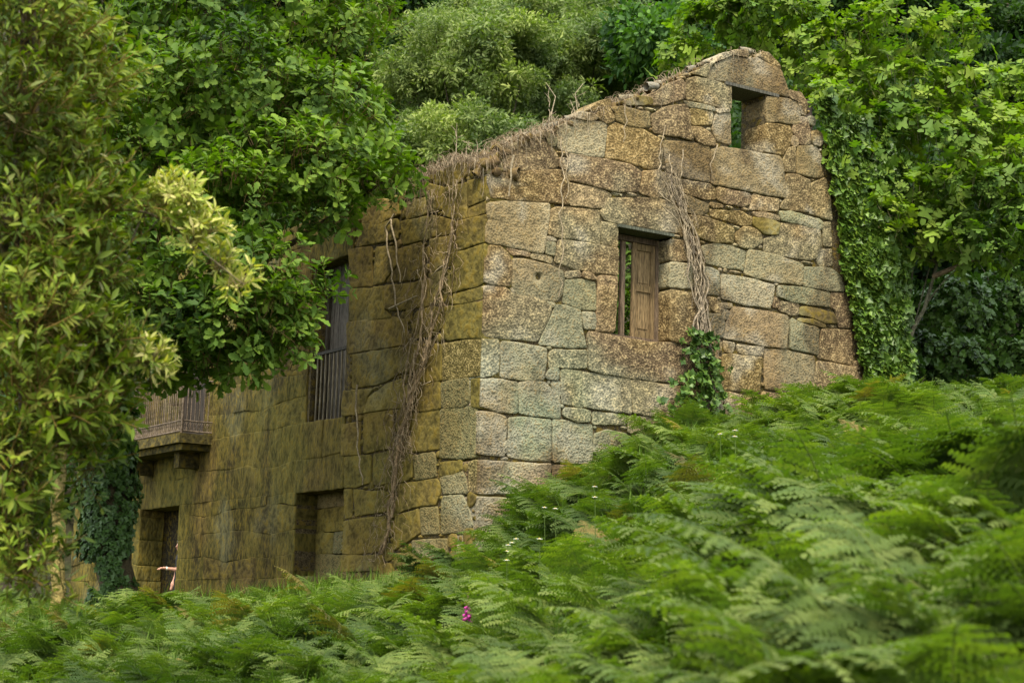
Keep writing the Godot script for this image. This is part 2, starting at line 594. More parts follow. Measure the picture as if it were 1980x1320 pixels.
	_st(w, "g", [107,719,124,720,122,699,105,700])
	_st(w, "b", [128,725,152,727,206,727,237,727,237,686,196,684,159,685,123,691,124,703])
	_st(w, "d", [8,699,28,699,40,691,44,685,48,671,45,644,5,643,5,665])
	_st(w, "d", [36,699,77,698,79,692,47,690])
	_st(w, "p", [81,696,104,698,118,696,117,687,79,691])
	_st(w, "t", [49,684,65,688,117,685,139,679,141,669,138,646,127,632,100,630,88,633,56,634,49,643])
	_st(w, "b", [142,679,168,684,171,674,143,670])
	_st(w, "b", [172,683,188,682,198,676,196,673,174,674])
	_st(w, "g", [143,666,168,671,196,670,199,628,171,626,139,632,141,646])
	_st(w, "b", [200,678,205,682,236,683,236,657,233,601,198,597,199,646])
	_st(w, "d", [5,640,38,641,51,634,92,632,115,626,118,619,107,592,95,570,69,569,24,566,5,567])
	_st(w, "g", [128,628,146,628,171,624,174,597,183,570,147,566,98,566,110,594])
	_st(w, "g", [173,623,197,624,198,600,178,597])
	_st(w, "p", [45,642,52,642,56,635,51,634])
	_st(w, "p", [109,630,126,629,122,622])
	_st(w, "o", [1,561,29,565,31,519,19,512,1,507])
	_st(w, "p", [33,560,38,563,73,563,111,561,112,545,108,515,71,510,34,512])
	_st(w, "b", [117,557,126,561,182,566,183,540,138,536,118,534])
	_st(w, "g", [121,533,135,534,134,518,113,517,111,521])
	_st(w, "g", [122,513,138,515,138,492,128,499])
	_st(w, "p", [2,505,23,508,50,507,63,506,65,463,28,461,1,468])
	_st(w, "p", [65,506,85,511,110,512,117,507,137,491,138,462,97,461,67,463])
	_st(w, "o", [139,533,148,535,176,534,178,481,159,483,141,484])
	_st(w, "d", [185,594,214,594,300,592,358,597,384,595,385,582,362,534,320,534,267,534,216,534,187,538])
	_st(w, "b", [176,534,199,533,266,531,266,480,226,481,193,482,178,484])
	_st(w, "b", [268,531,320,531,362,531,360,502,341,481,302,480,269,482])
	_st(w, "b", [364,532,430,532,430,487,345,481])
	_st(w, "b", [387,594,433,587,432,536,364,534,368,547])
	_st(w, "o", [197,476,230,478,257,476,259,464,197,458])
	_st(w, "o", [262,476,302,478,329,473,330,458,263,452])
	_st(w, "o", [145,477,168,479,193,477,191,461,169,459,144,465])
	_st(w, "p", [2,459,21,460,46,455,46,433,44,399,1,400,1,429])
	_st(w, "p", [50,454,73,458,122,458,125,399,82,397,51,400])
	_st(w, "o", [44,421,48,420,47,404,42,405])
	_st(w, "p", [126,459,151,460,174,456,196,458,198,401,128,398])
	_st(w, "p", [1,390,125,394,116,350,1,345])
	_st(w, "t", [130,394,248,397,250,345,128,344])
	_st(w, "t", [1,339,112,343,113,296,1,289])
	_st(w, "b", [335,756,357,757,377,757,378,728,344,722,336,724])
	_st(w, "p", [336,720,378,723,383,686,363,683,336,682])
	_st(w, "o", [337,677,386,678,387,598,369,596,338,600])
	_st(w, "o", [306,857,323,858,349,854,353,832,356,812,333,815,307,835])
	_st(w, "b", [335,812,354,811,365,799,368,779,357,762,349,783])
	_st(w, "b", [384,769,392,758,398,718,391,684,386,732])
	_st(w, "g", [388,676,403,665,404,581,392,587])
	_st(w, "t", [259,449,223,453,201,444,199,419,217,407,255,410,267,426])
	_st(w, "b", [736,514,704,523,652,519,640,497,656,480,711,477,738,488])
	_st(w, "b", [469,483,459,495,435,494,426,480,430,457,452,452,467,459])
	_st(w, "o", [536,499,512,501,501,490,502,466,517,458,539,463,544,484])
	_st(w, "b", [617,503,598,508,582,502,580,480,589,469,612,469,620,482])
	_st(w, "o", [421,473,403,482,365,481,354,467,362,449,397,445,419,452])
	_st(w, "o", [312,450,291,454,275,449,273,431,283,423,307,424,316,434])
	_st(w, "o", [575,492,570,503,554,504,546,497,547,481,556,476,571,478])
	_st(w, "b", [441,606,436,614,421,614,415,607,417,593,426,589,439,592])
	_st(w, "b", [25,281,19,288,4,288,-1,280,1,266,13,263,23,267])
	_st(w, "d", [497,485,492,494,478,495,471,488,472,473,481,469,494,472])
	_st(w, "d", [347,460,335,463,325,459,323,445,329,438,344,438,349,446])
	_st(w, "o", [649,979,639,983,627,980,625,966,630,958,645,958,651,965])
	_st(w, "g", [631,523,622,526,613,523,612,512,616,506,628,507,632,513])
	_st(w, "d", [403,691,392,692,386,687,387,676,393,672,404,674,406,684])
	_st(w, "t", [445,528,439,531,431,528,429,519,433,514,443,514,447,519])
	_st(w, "g", [635,1000,632,1006,622,1006,618,1002,618,993,624,989,633,991])
	_st(w, "d", [559,684,556,691,547,693,542,689,542,679,547,675,556,677])
	_st(w, "t", [596,963,587,965,582,961,582,951,587,947,596,949,599,956])
	_st(w, "d", [380,776,371,777,366,773,366,763,371,759,381,761,383,769])
	_st(w, "o", [743,529,739,534,729,534,725,529,727,520,733,517,741,520])
	_st(w, "t", [644,482,640,486,630,486,627,480,629,471,638,469,644,472])
	_st(w, "g", [454,656,450,660,440,660,437,653,439,645,448,643,454,647])
	_st(w, "g", [120,877,115,881,106,879,103,871,106,865,115,863,120,867])
	_st(w, "b", [349,478,341,481,335,478,333,469,337,464,347,464,351,469])
	_st(w, "t", [39,288,35,291,27,290,25,284,27,278,34,277,39,280])
	_st(w, "d", [444,547,439,549,432,548,431,540,433,535,441,535,445,539])
	_st(w, "o", [416,664,408,665,404,663,403,655,407,651,415,652,417,656])
	_st(w, "b", [486,465,481,467,474,465,473,458,476,453,484,453,487,457])
	_st(w, "t", [580,475,576,477,568,476,567,468,569,464,577,463,581,467])
	_st(w, "b", [735,604,733,609,724,609,721,605,722,597,727,595,734,596])
	_st(w, "g", [445,506,443,510,435,511,431,507,432,499,436,497,444,498])

func front_stones(w) -> void:
	_st(w, "m", [53,801,1,799,1,765,12,764,48,763])
	_st(w, "m", [47,760,14,761,1,763,1,745,46,745])
	_st(w, "m", [80,746,46,744,1,742,1,702,30,703,77,702])
	_st(w, "m", [85,699,30,699,1,700,1,643,18,641,90,641])
	_st(w, "m", [122,805,56,801,52,746,81,749,119,764])
	_st(w, "m", [174,824,125,807,123,772,164,776])
	_st(w, "m", [246,827,178,827,174,804,244,810])
	_st(w, "m", [241,804,173,801,168,775,229,776])
	_st(w, "m", [248,776,164,770,159,734,239,738])
	_st(w, "m", [158,771,84,748,86,730,152,736])
	_st(w, "m", [257,734,183,733,164,675,228,680,289,688,255,705])
	_st(w, "m", [327,749,265,740,257,708,293,687,329,689])
	_st(w, "m", [415,760,339,752,333,688,401,696,410,713])
	_st(w, "m", [382,795,308,790,256,782,254,750,305,754,389,760])
	_st(w, "m", [379,835,318,827,255,806,250,788,321,785,375,796])
	_st(w, "m", [158,733,86,727,89,701,96,680,151,681])
	_st(w, "m", [154,680,97,677,94,642,107,629,148,633])
	_st(w, "m", [81,638,18,638,1,640,1,621,36,620,86,624])
	_st(w, "m", [288,681,222,674,155,672,152,630,263,639,285,645])
	_st(w, "m", [328,685,292,681,287,644,263,628,340,633,346,662])
	_st(w, "m", [407,693,333,684,345,634,406,642])
	_st(w, "m", [112,623,41,619,1,616,1,563,49,569,92,571,109,576])
	_st(w, "o", [108,568,49,566,1,562,1,510,60,512,104,514])
	_st(w, "m", [156,575,112,567,108,514,151,515])
	_st(w, "m", [413,639,262,629,217,617,215,580,262,582,350,586,408,588])
	_st(w, "m", [390,583,350,582,227,577,218,539,270,531,308,527,382,529])
	_st(w, "m", [416,528,315,522,333,511,342,486,416,488])
	_st(w, "m", [329,509,279,523,226,529,216,515,219,485,298,486,341,486])
	_st(w, "m", [190,517,152,512,111,512,108,472,181,474])
	_st(w, "g", [107,510,65,511,32,509,27,475,40,469,104,472])
	_st(w, "m", [25,507,1,506,1,463,23,468])
	_st(w, "m", [414,474,353,473,349,421,410,424])
	_st(w, "m", [344,485,250,483,246,425,300,424,335,422])
	_st(w, "m", [190,472,111,471,107,414,189,414])
	_st(w, "g", [107,471,46,470,8,467,8,395,58,396,102,401])
	_st(w, "m", [402,421,372,421,313,418,309,376,361,371,398,373])
	_st(w, "m", [305,418,245,422,236,414,241,374,282,370,301,373])
	_st(w, "m", [232,415,184,411,181,376,210,371,231,371])
	_st(w, "g", [179,408,124,410,115,400,113,373,170,372])
	_st(w, "m", [105,394,43,393,40,379,70,374,106,374])
	_st(w, "b", [23,388,3,391,1,344,21,348])
	_st(w, "m", [222,368,180,369,113,371,98,360,102,346,110,333,164,333,215,327])
	_st(w, "g", [103,371,40,377,29,367,25,346,90,347])
	_st(w, "m", [367,368,304,361,265,361,250,354,256,329,304,328,356,326])
	_st(w, "m", [397,369,371,368,367,324,390,323])
	_st(w, "m", [389,319,317,321,260,322,255,271,328,267,388,267])
	_st(w, "m", [227,321,159,329,151,295,173,287,232,270])
	_st(w, "g", [155,330,107,330,99,291,149,291])
	_st(w, "g", [95,337,90,345,40,344,21,328,6,299,37,292,92,291])
	_st(w, "m", [226,265,178,267,173,245,224,246])
	_st(w, "m", [394,265,264,263,268,240,392,241])
	_st(w, "g", [176,283,76,284,74,258,170,256])
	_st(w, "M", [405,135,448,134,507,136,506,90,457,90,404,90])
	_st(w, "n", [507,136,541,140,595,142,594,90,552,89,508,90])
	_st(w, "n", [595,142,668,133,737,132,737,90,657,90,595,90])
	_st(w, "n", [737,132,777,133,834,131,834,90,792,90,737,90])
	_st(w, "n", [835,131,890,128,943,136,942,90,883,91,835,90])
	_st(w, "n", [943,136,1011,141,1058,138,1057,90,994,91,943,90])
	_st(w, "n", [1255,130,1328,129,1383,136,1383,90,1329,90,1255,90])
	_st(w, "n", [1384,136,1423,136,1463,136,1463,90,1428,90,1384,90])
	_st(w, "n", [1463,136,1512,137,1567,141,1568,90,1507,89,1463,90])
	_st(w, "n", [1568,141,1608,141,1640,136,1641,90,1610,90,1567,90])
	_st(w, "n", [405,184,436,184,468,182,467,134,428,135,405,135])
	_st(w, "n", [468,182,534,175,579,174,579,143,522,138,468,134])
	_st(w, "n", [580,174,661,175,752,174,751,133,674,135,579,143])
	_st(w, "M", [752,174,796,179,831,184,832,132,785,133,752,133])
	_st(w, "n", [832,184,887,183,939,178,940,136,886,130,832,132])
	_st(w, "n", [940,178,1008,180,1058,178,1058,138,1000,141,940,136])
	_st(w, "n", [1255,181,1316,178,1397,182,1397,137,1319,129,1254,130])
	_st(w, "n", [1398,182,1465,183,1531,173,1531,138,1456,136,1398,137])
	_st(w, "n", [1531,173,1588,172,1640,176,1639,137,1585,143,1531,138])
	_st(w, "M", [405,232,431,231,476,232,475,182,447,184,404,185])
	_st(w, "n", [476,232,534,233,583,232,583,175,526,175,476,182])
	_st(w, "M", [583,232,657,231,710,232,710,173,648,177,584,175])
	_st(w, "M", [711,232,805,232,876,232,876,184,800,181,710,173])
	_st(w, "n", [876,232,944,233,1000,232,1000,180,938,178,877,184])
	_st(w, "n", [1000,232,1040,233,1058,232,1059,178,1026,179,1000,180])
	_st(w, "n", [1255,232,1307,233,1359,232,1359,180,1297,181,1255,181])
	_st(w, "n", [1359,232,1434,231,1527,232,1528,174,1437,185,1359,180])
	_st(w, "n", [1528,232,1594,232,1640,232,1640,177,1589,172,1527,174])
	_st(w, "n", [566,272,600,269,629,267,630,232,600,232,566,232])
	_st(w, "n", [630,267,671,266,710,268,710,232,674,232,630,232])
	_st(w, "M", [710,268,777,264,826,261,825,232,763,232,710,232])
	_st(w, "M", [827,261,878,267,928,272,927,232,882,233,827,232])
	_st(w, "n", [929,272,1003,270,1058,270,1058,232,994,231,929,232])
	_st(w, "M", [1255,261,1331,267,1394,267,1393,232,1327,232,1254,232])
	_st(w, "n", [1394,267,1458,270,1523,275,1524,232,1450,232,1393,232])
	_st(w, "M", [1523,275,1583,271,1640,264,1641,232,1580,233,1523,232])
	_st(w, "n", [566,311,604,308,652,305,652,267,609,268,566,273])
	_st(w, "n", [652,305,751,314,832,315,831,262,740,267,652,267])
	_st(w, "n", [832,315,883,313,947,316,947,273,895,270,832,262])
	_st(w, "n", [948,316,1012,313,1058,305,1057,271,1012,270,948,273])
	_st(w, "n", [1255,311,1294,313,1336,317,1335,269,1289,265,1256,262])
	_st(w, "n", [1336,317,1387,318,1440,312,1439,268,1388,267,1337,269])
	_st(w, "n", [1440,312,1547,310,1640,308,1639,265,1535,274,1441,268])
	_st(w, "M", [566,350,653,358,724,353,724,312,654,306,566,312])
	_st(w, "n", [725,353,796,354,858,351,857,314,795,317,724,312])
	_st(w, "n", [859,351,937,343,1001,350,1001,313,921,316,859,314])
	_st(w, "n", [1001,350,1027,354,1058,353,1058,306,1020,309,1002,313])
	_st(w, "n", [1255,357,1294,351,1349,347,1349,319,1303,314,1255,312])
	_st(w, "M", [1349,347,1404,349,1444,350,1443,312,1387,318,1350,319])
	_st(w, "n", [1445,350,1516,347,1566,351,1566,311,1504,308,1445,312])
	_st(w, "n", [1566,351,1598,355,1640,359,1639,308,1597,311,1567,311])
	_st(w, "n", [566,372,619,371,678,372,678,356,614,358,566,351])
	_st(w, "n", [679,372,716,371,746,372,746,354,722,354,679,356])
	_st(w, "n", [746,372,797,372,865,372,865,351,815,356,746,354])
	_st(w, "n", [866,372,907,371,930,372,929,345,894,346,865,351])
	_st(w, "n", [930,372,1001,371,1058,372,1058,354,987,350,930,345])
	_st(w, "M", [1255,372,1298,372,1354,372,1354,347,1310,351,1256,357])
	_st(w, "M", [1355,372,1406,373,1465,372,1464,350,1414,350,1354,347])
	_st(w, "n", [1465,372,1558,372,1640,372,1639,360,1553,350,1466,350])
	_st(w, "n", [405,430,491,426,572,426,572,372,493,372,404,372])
	_st(w, "n", [573,426,655,418,715,421,715,372,635,371,573,372])
	_st(w, "n", [716,421,765,428,839,426,839,372,777,372,716,372])
	_st(w, "n", [839,426,917,429,996,429,996,372,912,373,839,372])
	_st(w, "n", [996,429,1055,420,1120,420,1120,372,1063,373,996,372])
	_st(w, "n", [1120,420,1185,424,1258,422,1258,372,1191,372,1120,372])
	_st(w, "n", [1258,422,1310,425,1353,431,1353,372,1301,372,1258,372])
	_st(w, "n", [1353,431,1445,428,1512,423,1512,372,1425,372,1353,372])
	_st(w, "M", [1513,423,1588,424,1640,420,1639,372,1571,373,1512,372])
	_st(w, "n", [405,486,447,485,476,486,476,426,443,428,405,431])
	_st(w, "n", [477,486,546,486,628,486,628,420,543,426,477,426])
	_st(w, "n", [628,486,690,486,741,486,740,425,677,418,628,420])
	_st(w, "n", [741,486,816,487,910,486,910,429,833,427,741,425])
	_st(w, "n", [910,486,974,485,1020,486,1021,426,970,432,910,429])
	_st(w, "n", [1021,486,1100,487,1189,486,1188,424,1100,420,1020,426])
	_st(w, "n", [1189,486,1268,485,1351,486,1351,431,1268,423,1190,424])
	_st(w, "n", [1352,486,1417,486,1505,486,1504,423,1433,430,1351,431])
	_st(w, "n", [1505,486,1574,485,1640,486,1640,420,1568,424,1506,423])
	_st(w, "M", [545,533,595,534,658,527,658,486,594,487,544,486])
	_st(w, "n", [658,527,747,524,835,530,836,486,757,486,657,486])
	_st(w, "n", [836,530,892,529,965,535,964,486,898,487,835,486])
	_st(w, "n", [1150,526,1227,528,1307,525,1307,486,1226,486,1149,486])
	_st(w, "n", [1308,525,1371,533,1442,536,1442,486,1381,487,1307,486])
	_st(w, "n", [1442,536,1501,531,1552,530,1551,486,1503,487,1442,486])
	_st(w, "M", [1552,530,1606,532,1640,529,1640,486,1586,486,1553,486])
	_st(w, "n", [545,567,642,574,716,575,715,523,624,532,546,533])
	_st(w, "n", [717,575,758,574,787,578,786,529,753,525,717,523])
	_st(w, "n", [788,578,877,579,965,570,965,535,868,529,788,529])
	_st(w, "n", [1150,570,1199,577,1260,582,1259,526,1201,529,1151,527])
	_st(w, "n", [1261,582,1315,577,1382,575,1383,534,1325,526,1260,526])
	_st(w, "n", [1383,575,1473,574,1557,567,1556,531,1468,534,1383,534])
	_st(w, "n", [1558,567,1595,571,1640,576,1639,530,1594,533,1557,531])
	_st(w, "M", [545,622,634,628,731,623,730,575,632,576,545,568])
	_st(w, "n", [731,623,786,616,855,619,855,582,797,580,731,575])
	_st(w, "n", [856,619,899,620,965,618,965,571,914,575,856,582])
	_st(w, "n", [1150,624,1240,622,1305,621,1305,580,1221,581,1151,571])
	_st(w, "n", [1306,621,1361,616,1405,616,1406,576,1354,575,1305,580])
	_st(w, "n", [1406,616,1470,622,1511,626,1512,571,1453,576,1407,576])
	_st(w, "n", [1512,626,1552,624,1583,623,1583,570,1546,568,1512,571])
	_st(w, "n", [1583,623,1609,624,1640,625,1640,577,1602,572,1582,570])
	_st(w, "n", [545,671,598,665,638,662,638,627,587,624,546,623])
	_st(w, "n", [639,662,721,667,795,665,795,617,721,626,639,627])
	_st(w, "n", [796,665,821,665,858,669,859,620,836,618,795,617])
	_st(w, "n", [859,669,903,675,965,673,964,618,920,620,859,620])
	_st(w, "n", [1150,666,1215,661,1289,668,1288,622,1225,621,1150,625])
	_st(w, "n", [1289,668,1325,672,1381,672,1381,615,1332,619,1290,622])
	_st(w, "n", [1381,672,1418,668,1475,671,1475,625,1433,618,1381,615])
	_st(w, "n", [1476,671,1567,668,1640,660,1640,626,1563,625,1476,625])
	_st(w, "n", [545,710,596,711,643,709,643,663,588,664,545,672])
	_st(w, "n", [643,709,701,712,739,718,739,667,687,665,644,663])
	_st(w, "n", [740,718,824,715,884,709,884,673,819,666,741,667])
	_st(w, "M", [885,709,918,709,965,711,965,673,931,675,884,673])
	_st(w, "M", [1150,715,1235,714,1322,714,1323,673,1245,661,1150,666])
	_st(w, "n", [1323,714,1364,714,1428,708,1427,670,1385,672,1323,673])
	_st(w, "n", [1428,708,1519,706,1594,713,1593,664,1513,671,1427,670])
	_st(w, "n", [1594,713,1607,712,1640,712,1639,661,1618,662,1593,664])
	_st(w, "n", [545,752,595,753,656,752,657,710,599,710,546,710])
	_st(w, "n", [657,752,702,752,770,752,771,720,717,715,657,710])
	_st(w, "n", [771,752,821,751,887,752,886,710,830,714,771,720])
	_st(w, "M", [887,752,927,752,965,752,966,711,918,711,887,710])
	_st(w, "n", [1150,752,1188,751,1232,752,1231,716,1183,718,1151,716])
	_st(w, "n", [1233,752,1290,751,1331,752,1332,715,1278,714,1233,716])
	_st(w, "n", [1332,752,1423,752,1509,752,1508,706,1426,710,1332,715])
	_st(w, "n", [1509,752,1567,751,1640,752,1639,713,1575,713,1509,706])
	_st(w, "n", [400,797,501,800,586,791,587,752,500,753,401,752])
	_st(w, "n", [586,791,626,792,661,793,661,752,620,752,587,752])
	_st(w, "n", [662,793,714,791,772,790,771,752,707,753,662,752])
	_st(w, "n", [772,790,858,799,931,799,930,752,851,752,772,752])
	_st(w, "n", [932,799,992,795,1039,796,1039,752,976,752,933,752])
	_st(w, "n", [1039,796,1120,791,1200,788,1200,752,1117,753,1038,752])
	_st(w, "n", [1200,788,1300,798,1389,796,1389,752,1304,752,1201,752])
	_st(w, "M", [1390,796,1469,800,1538,794,1539,752,1466,752,1389,752])
	_st(w, "M", [1539,794,1597,788,1640,790,1640,752,1598,752,1538,752])
	_st(w, "n", [400,835,442,834,491,835,490,802,448,801,400,797])
	_st(w, "M", [491,835,539,834,572,835,573,792,535,796,492,802])
	_st(w, "n", [573,835,641,835,700,835,700,793,637,794,574,792])
	_st(w, "n", [701,835,760,835,795,835,794,792,753,790,700,793])
	_st(w, "n", [795,835,845,834,893,835,894,802,852,800,796,792])
	_st(w, "n", [894,835,965,834,1050,835,1051,797,970,796,893,802])
	_st(w, "n", [1051,835,1099,834,1140,835,1139,790,1093,795,1051,797])
	_st(w, "n", [1141,835,1192,834,1254,835,1253,795,1204,788,1140,790])
	_st(w, "n", [1254,835,1329,834,1406,835,1405,797,1333,797,1255,795])
	_st(w, "n", [1406,835,1447,835,1473,835,1473,801,1441,800,1406,797])
	_st(w, "n", [1473,835,1529,834,1565,835,1565,791,1517,797,1473,801])
	_st(w, "n", [1566,835,1604,836,1640,835,1639,791,1597,789,1566,791])
	_st(w, "m", [64,266,27,269,7,258,8,232,29,223,66,227,75,248])
	_st(w, "m", [212,578,182,581,168,569,169,544,187,535,215,539,221,562])
	_st(w, "m", [201,608,187,626,139,629,114,618,115,592,142,583,189,587])
	_st(w, "m", [233,481,213,487,194,480,191,455,201,442,227,443,237,456])
	_st(w, "m", [144,241,109,247,79,240,74,215,91,202,134,203,150,216])
	_st(w, "m", [271,231,264,248,238,251,226,240,227,214,242,205,266,209])
	_st(w, "m", [213,229,202,242,171,242,159,230,162,207,184,200,209,206])
	_st(w, "o", [391,237,369,240,357,232,357,209,369,200,390,203,396,219])
	_st(w, "m", [316,224,309,238,287,240,276,229,278,207,291,200,312,204])
	_st(w, "m", [254,339,246,349,226,349,218,340,221,323,235,318,251,322])
	_st(w, "m", [352,224,347,236,330,238,321,230,321,213,331,206,348,209])
	_st(w, "m", [116,833,81,836,60,830,58,812,76,804,112,806,123,817])
	_st(w, "m", [215,512,207,518,191,516,187,503,192,492,208,490,216,496])
	_st(w, "m", [31,285,26,295,9,296,2,289,3,273,13,268,27,270])
	_st(w, "m", [257,310,251,316,236,316,231,308,233,294,246,291,255,295])
	_st(w, "m", [256,275,249,281,235,279,231,269,234,257,248,255,256,260])
	_st(w, "m", [245,434,238,441,223,440,219,431,222,418,235,415,244,420])
	_st(w, "m", [29,214,25,223,11,225,4,219,4,204,12,199,26,201])
	_st(w, "o", [211,437,197,439,190,433,190,419,198,413,212,415,215,427])
	_st(w, "m", [176,537,162,539,154,534,154,519,161,513,175,515,179,524])
	_st(w, "m", [174,720,164,722,157,719,156,707,161,702,173,703,176,710])
	_st(w, "m", [252,368,246,372,235,371,232,362,235,353,245,352,251,356])
	_st(w, "m", [72,285,65,290,52,289,48,282,51,272,63,270,71,274])
	_st(w, "m", [397,828,391,832,380,830,378,820,381,813,392,812,398,817])
	_st(w, "m", [68,218,59,220,51,217,50,206,55,200,66,201,70,207])
	_st(w, "m", [23,343,16,346,6,344,4,334,8,327,19,326,24,331])
	_st(w, "m", [148,827,144,833,133,834,128,828,129,817,137,814,146,816])
	_st(w, "m", [221,630,215,634,204,632,202,622,205,615,216,614,222,619])

func gable_chips(w) -> void:
	_chip(w, 468, 722, 14.1, 4.4)
	_chip(w, 124, 368, 4.4, 4.4)
	_chip(w, 618, 758, 14.1, 4.4)
	_chip(w, 446, 722, 4.4, 4.4)
	_chip(w, 260, 814, 12.1, 4.4)
	_chip(w, 322, 866, 4.4, 4.4)
	_chip(w, 620, 1012, 4.4, 4.4)
	_chip(w, 724, 620, 4.4, 4.4)
	_chip(w, 316, 914, 8.2, 4.4)
	_chip(w, 294, 954, 12.1, 4.4)
	_chip(w, 402, 726, 4.4, 4.4)
	_chip(w, 672, 660, 14.1, 4.4)
	_chip(w, 418, 1054, 4.4, 4.4)
	_chip(w, 486, 826, 10.2, 4.4)
	_chip(w, 466, 766, 6.3, 4.4)
	_chip(w, 254, 458, 8.2, 4.4)
	_chip(w, 552, 714, 6.3, 4.4)
	_chip(w, 206, 404, 8.2, 4.4)
	_chip(w, 124, 356, 4.4, 4.4)
	_chip(w, 142, 480, 4.4, 4.4)
	_chip(w, 132, 856, 12.1, 4.4)
	_chip(w, 524, 550, 4.4, 4.4)
	_chip(w, 552, 470, 6.3, 4.4)
	_chip(w, 560, 852, 4.4, 4.4)
	_chip(w, 350, 762, 8.2, 4.4)
	_chip(w, 628, 898, 6.3, 4.4)
	_chip(w, 524, 566, 4.4, 4.4)
	_chip(w, 518, 770, 6.3, 4.4)
	_chip(w, 452, 824, 10.2, 4.4)
	_chip(w, 468, 794, 8.2, 4.4)
	_chip(w, 400, 760, 8.2, 4.4)
	_chip(w, 358, 1018, 6.3, 4.4)
	_chip(w, 234, 810, 12.1, 4.4)
	_chip(w, 438, 582, 4.4, 4.4)
	_chip(w, 500, 460, 6.3, 4.4)
	_chip(w, 600, 536, 8.2, 4.4)
	_chip(w, 46, 396, 8.2, 4.4)
	_chip(w, 436, 722, 4.4, 4.4)
	_chip(w, 626, 500, 4.4, 4.4)
	_chip(w, 294, 922, 4.4, 4.4)
	_chip(w, 368, 1024, 6.3, 4.4)
	_chip(w, 408, 804, 6.3, 4.4)
	_chip(w, 428, 922, 4.4, 4.4)
	_chip(w, 410, 944, 6.3, 4.4)
	_chip(w, 274, 418, 6.3, 4.4)
	_chip(w, 734, 590, 4.4, 4.4)
	_chip(w, 4, 766, 4.4, 4.4)
	_chip(w, 740, 540, 4.4, 4.4)
	_chip(w, 202, 454, 4.4, 4.4)
	_chip(w, 118, 512, 4.4, 4.4)
	_chip(w, 274, 952, 6.3, 4.4)
	_chip(w, 648, 952, 4.4, 4.4)
	_chip(w, 116, 886, 4.4, 4.4)
	_chip(w, 434, 676, 4.4, 4.4)
	_chip(w, 116, 344, 6.3, 4.4)
	_chip(w, 116, 562, 6.3, 4.4)
	_chip(w, 638, 518, 4.4, 4.4)
	_chip(w, 382, 726, 4.4, 4.4)

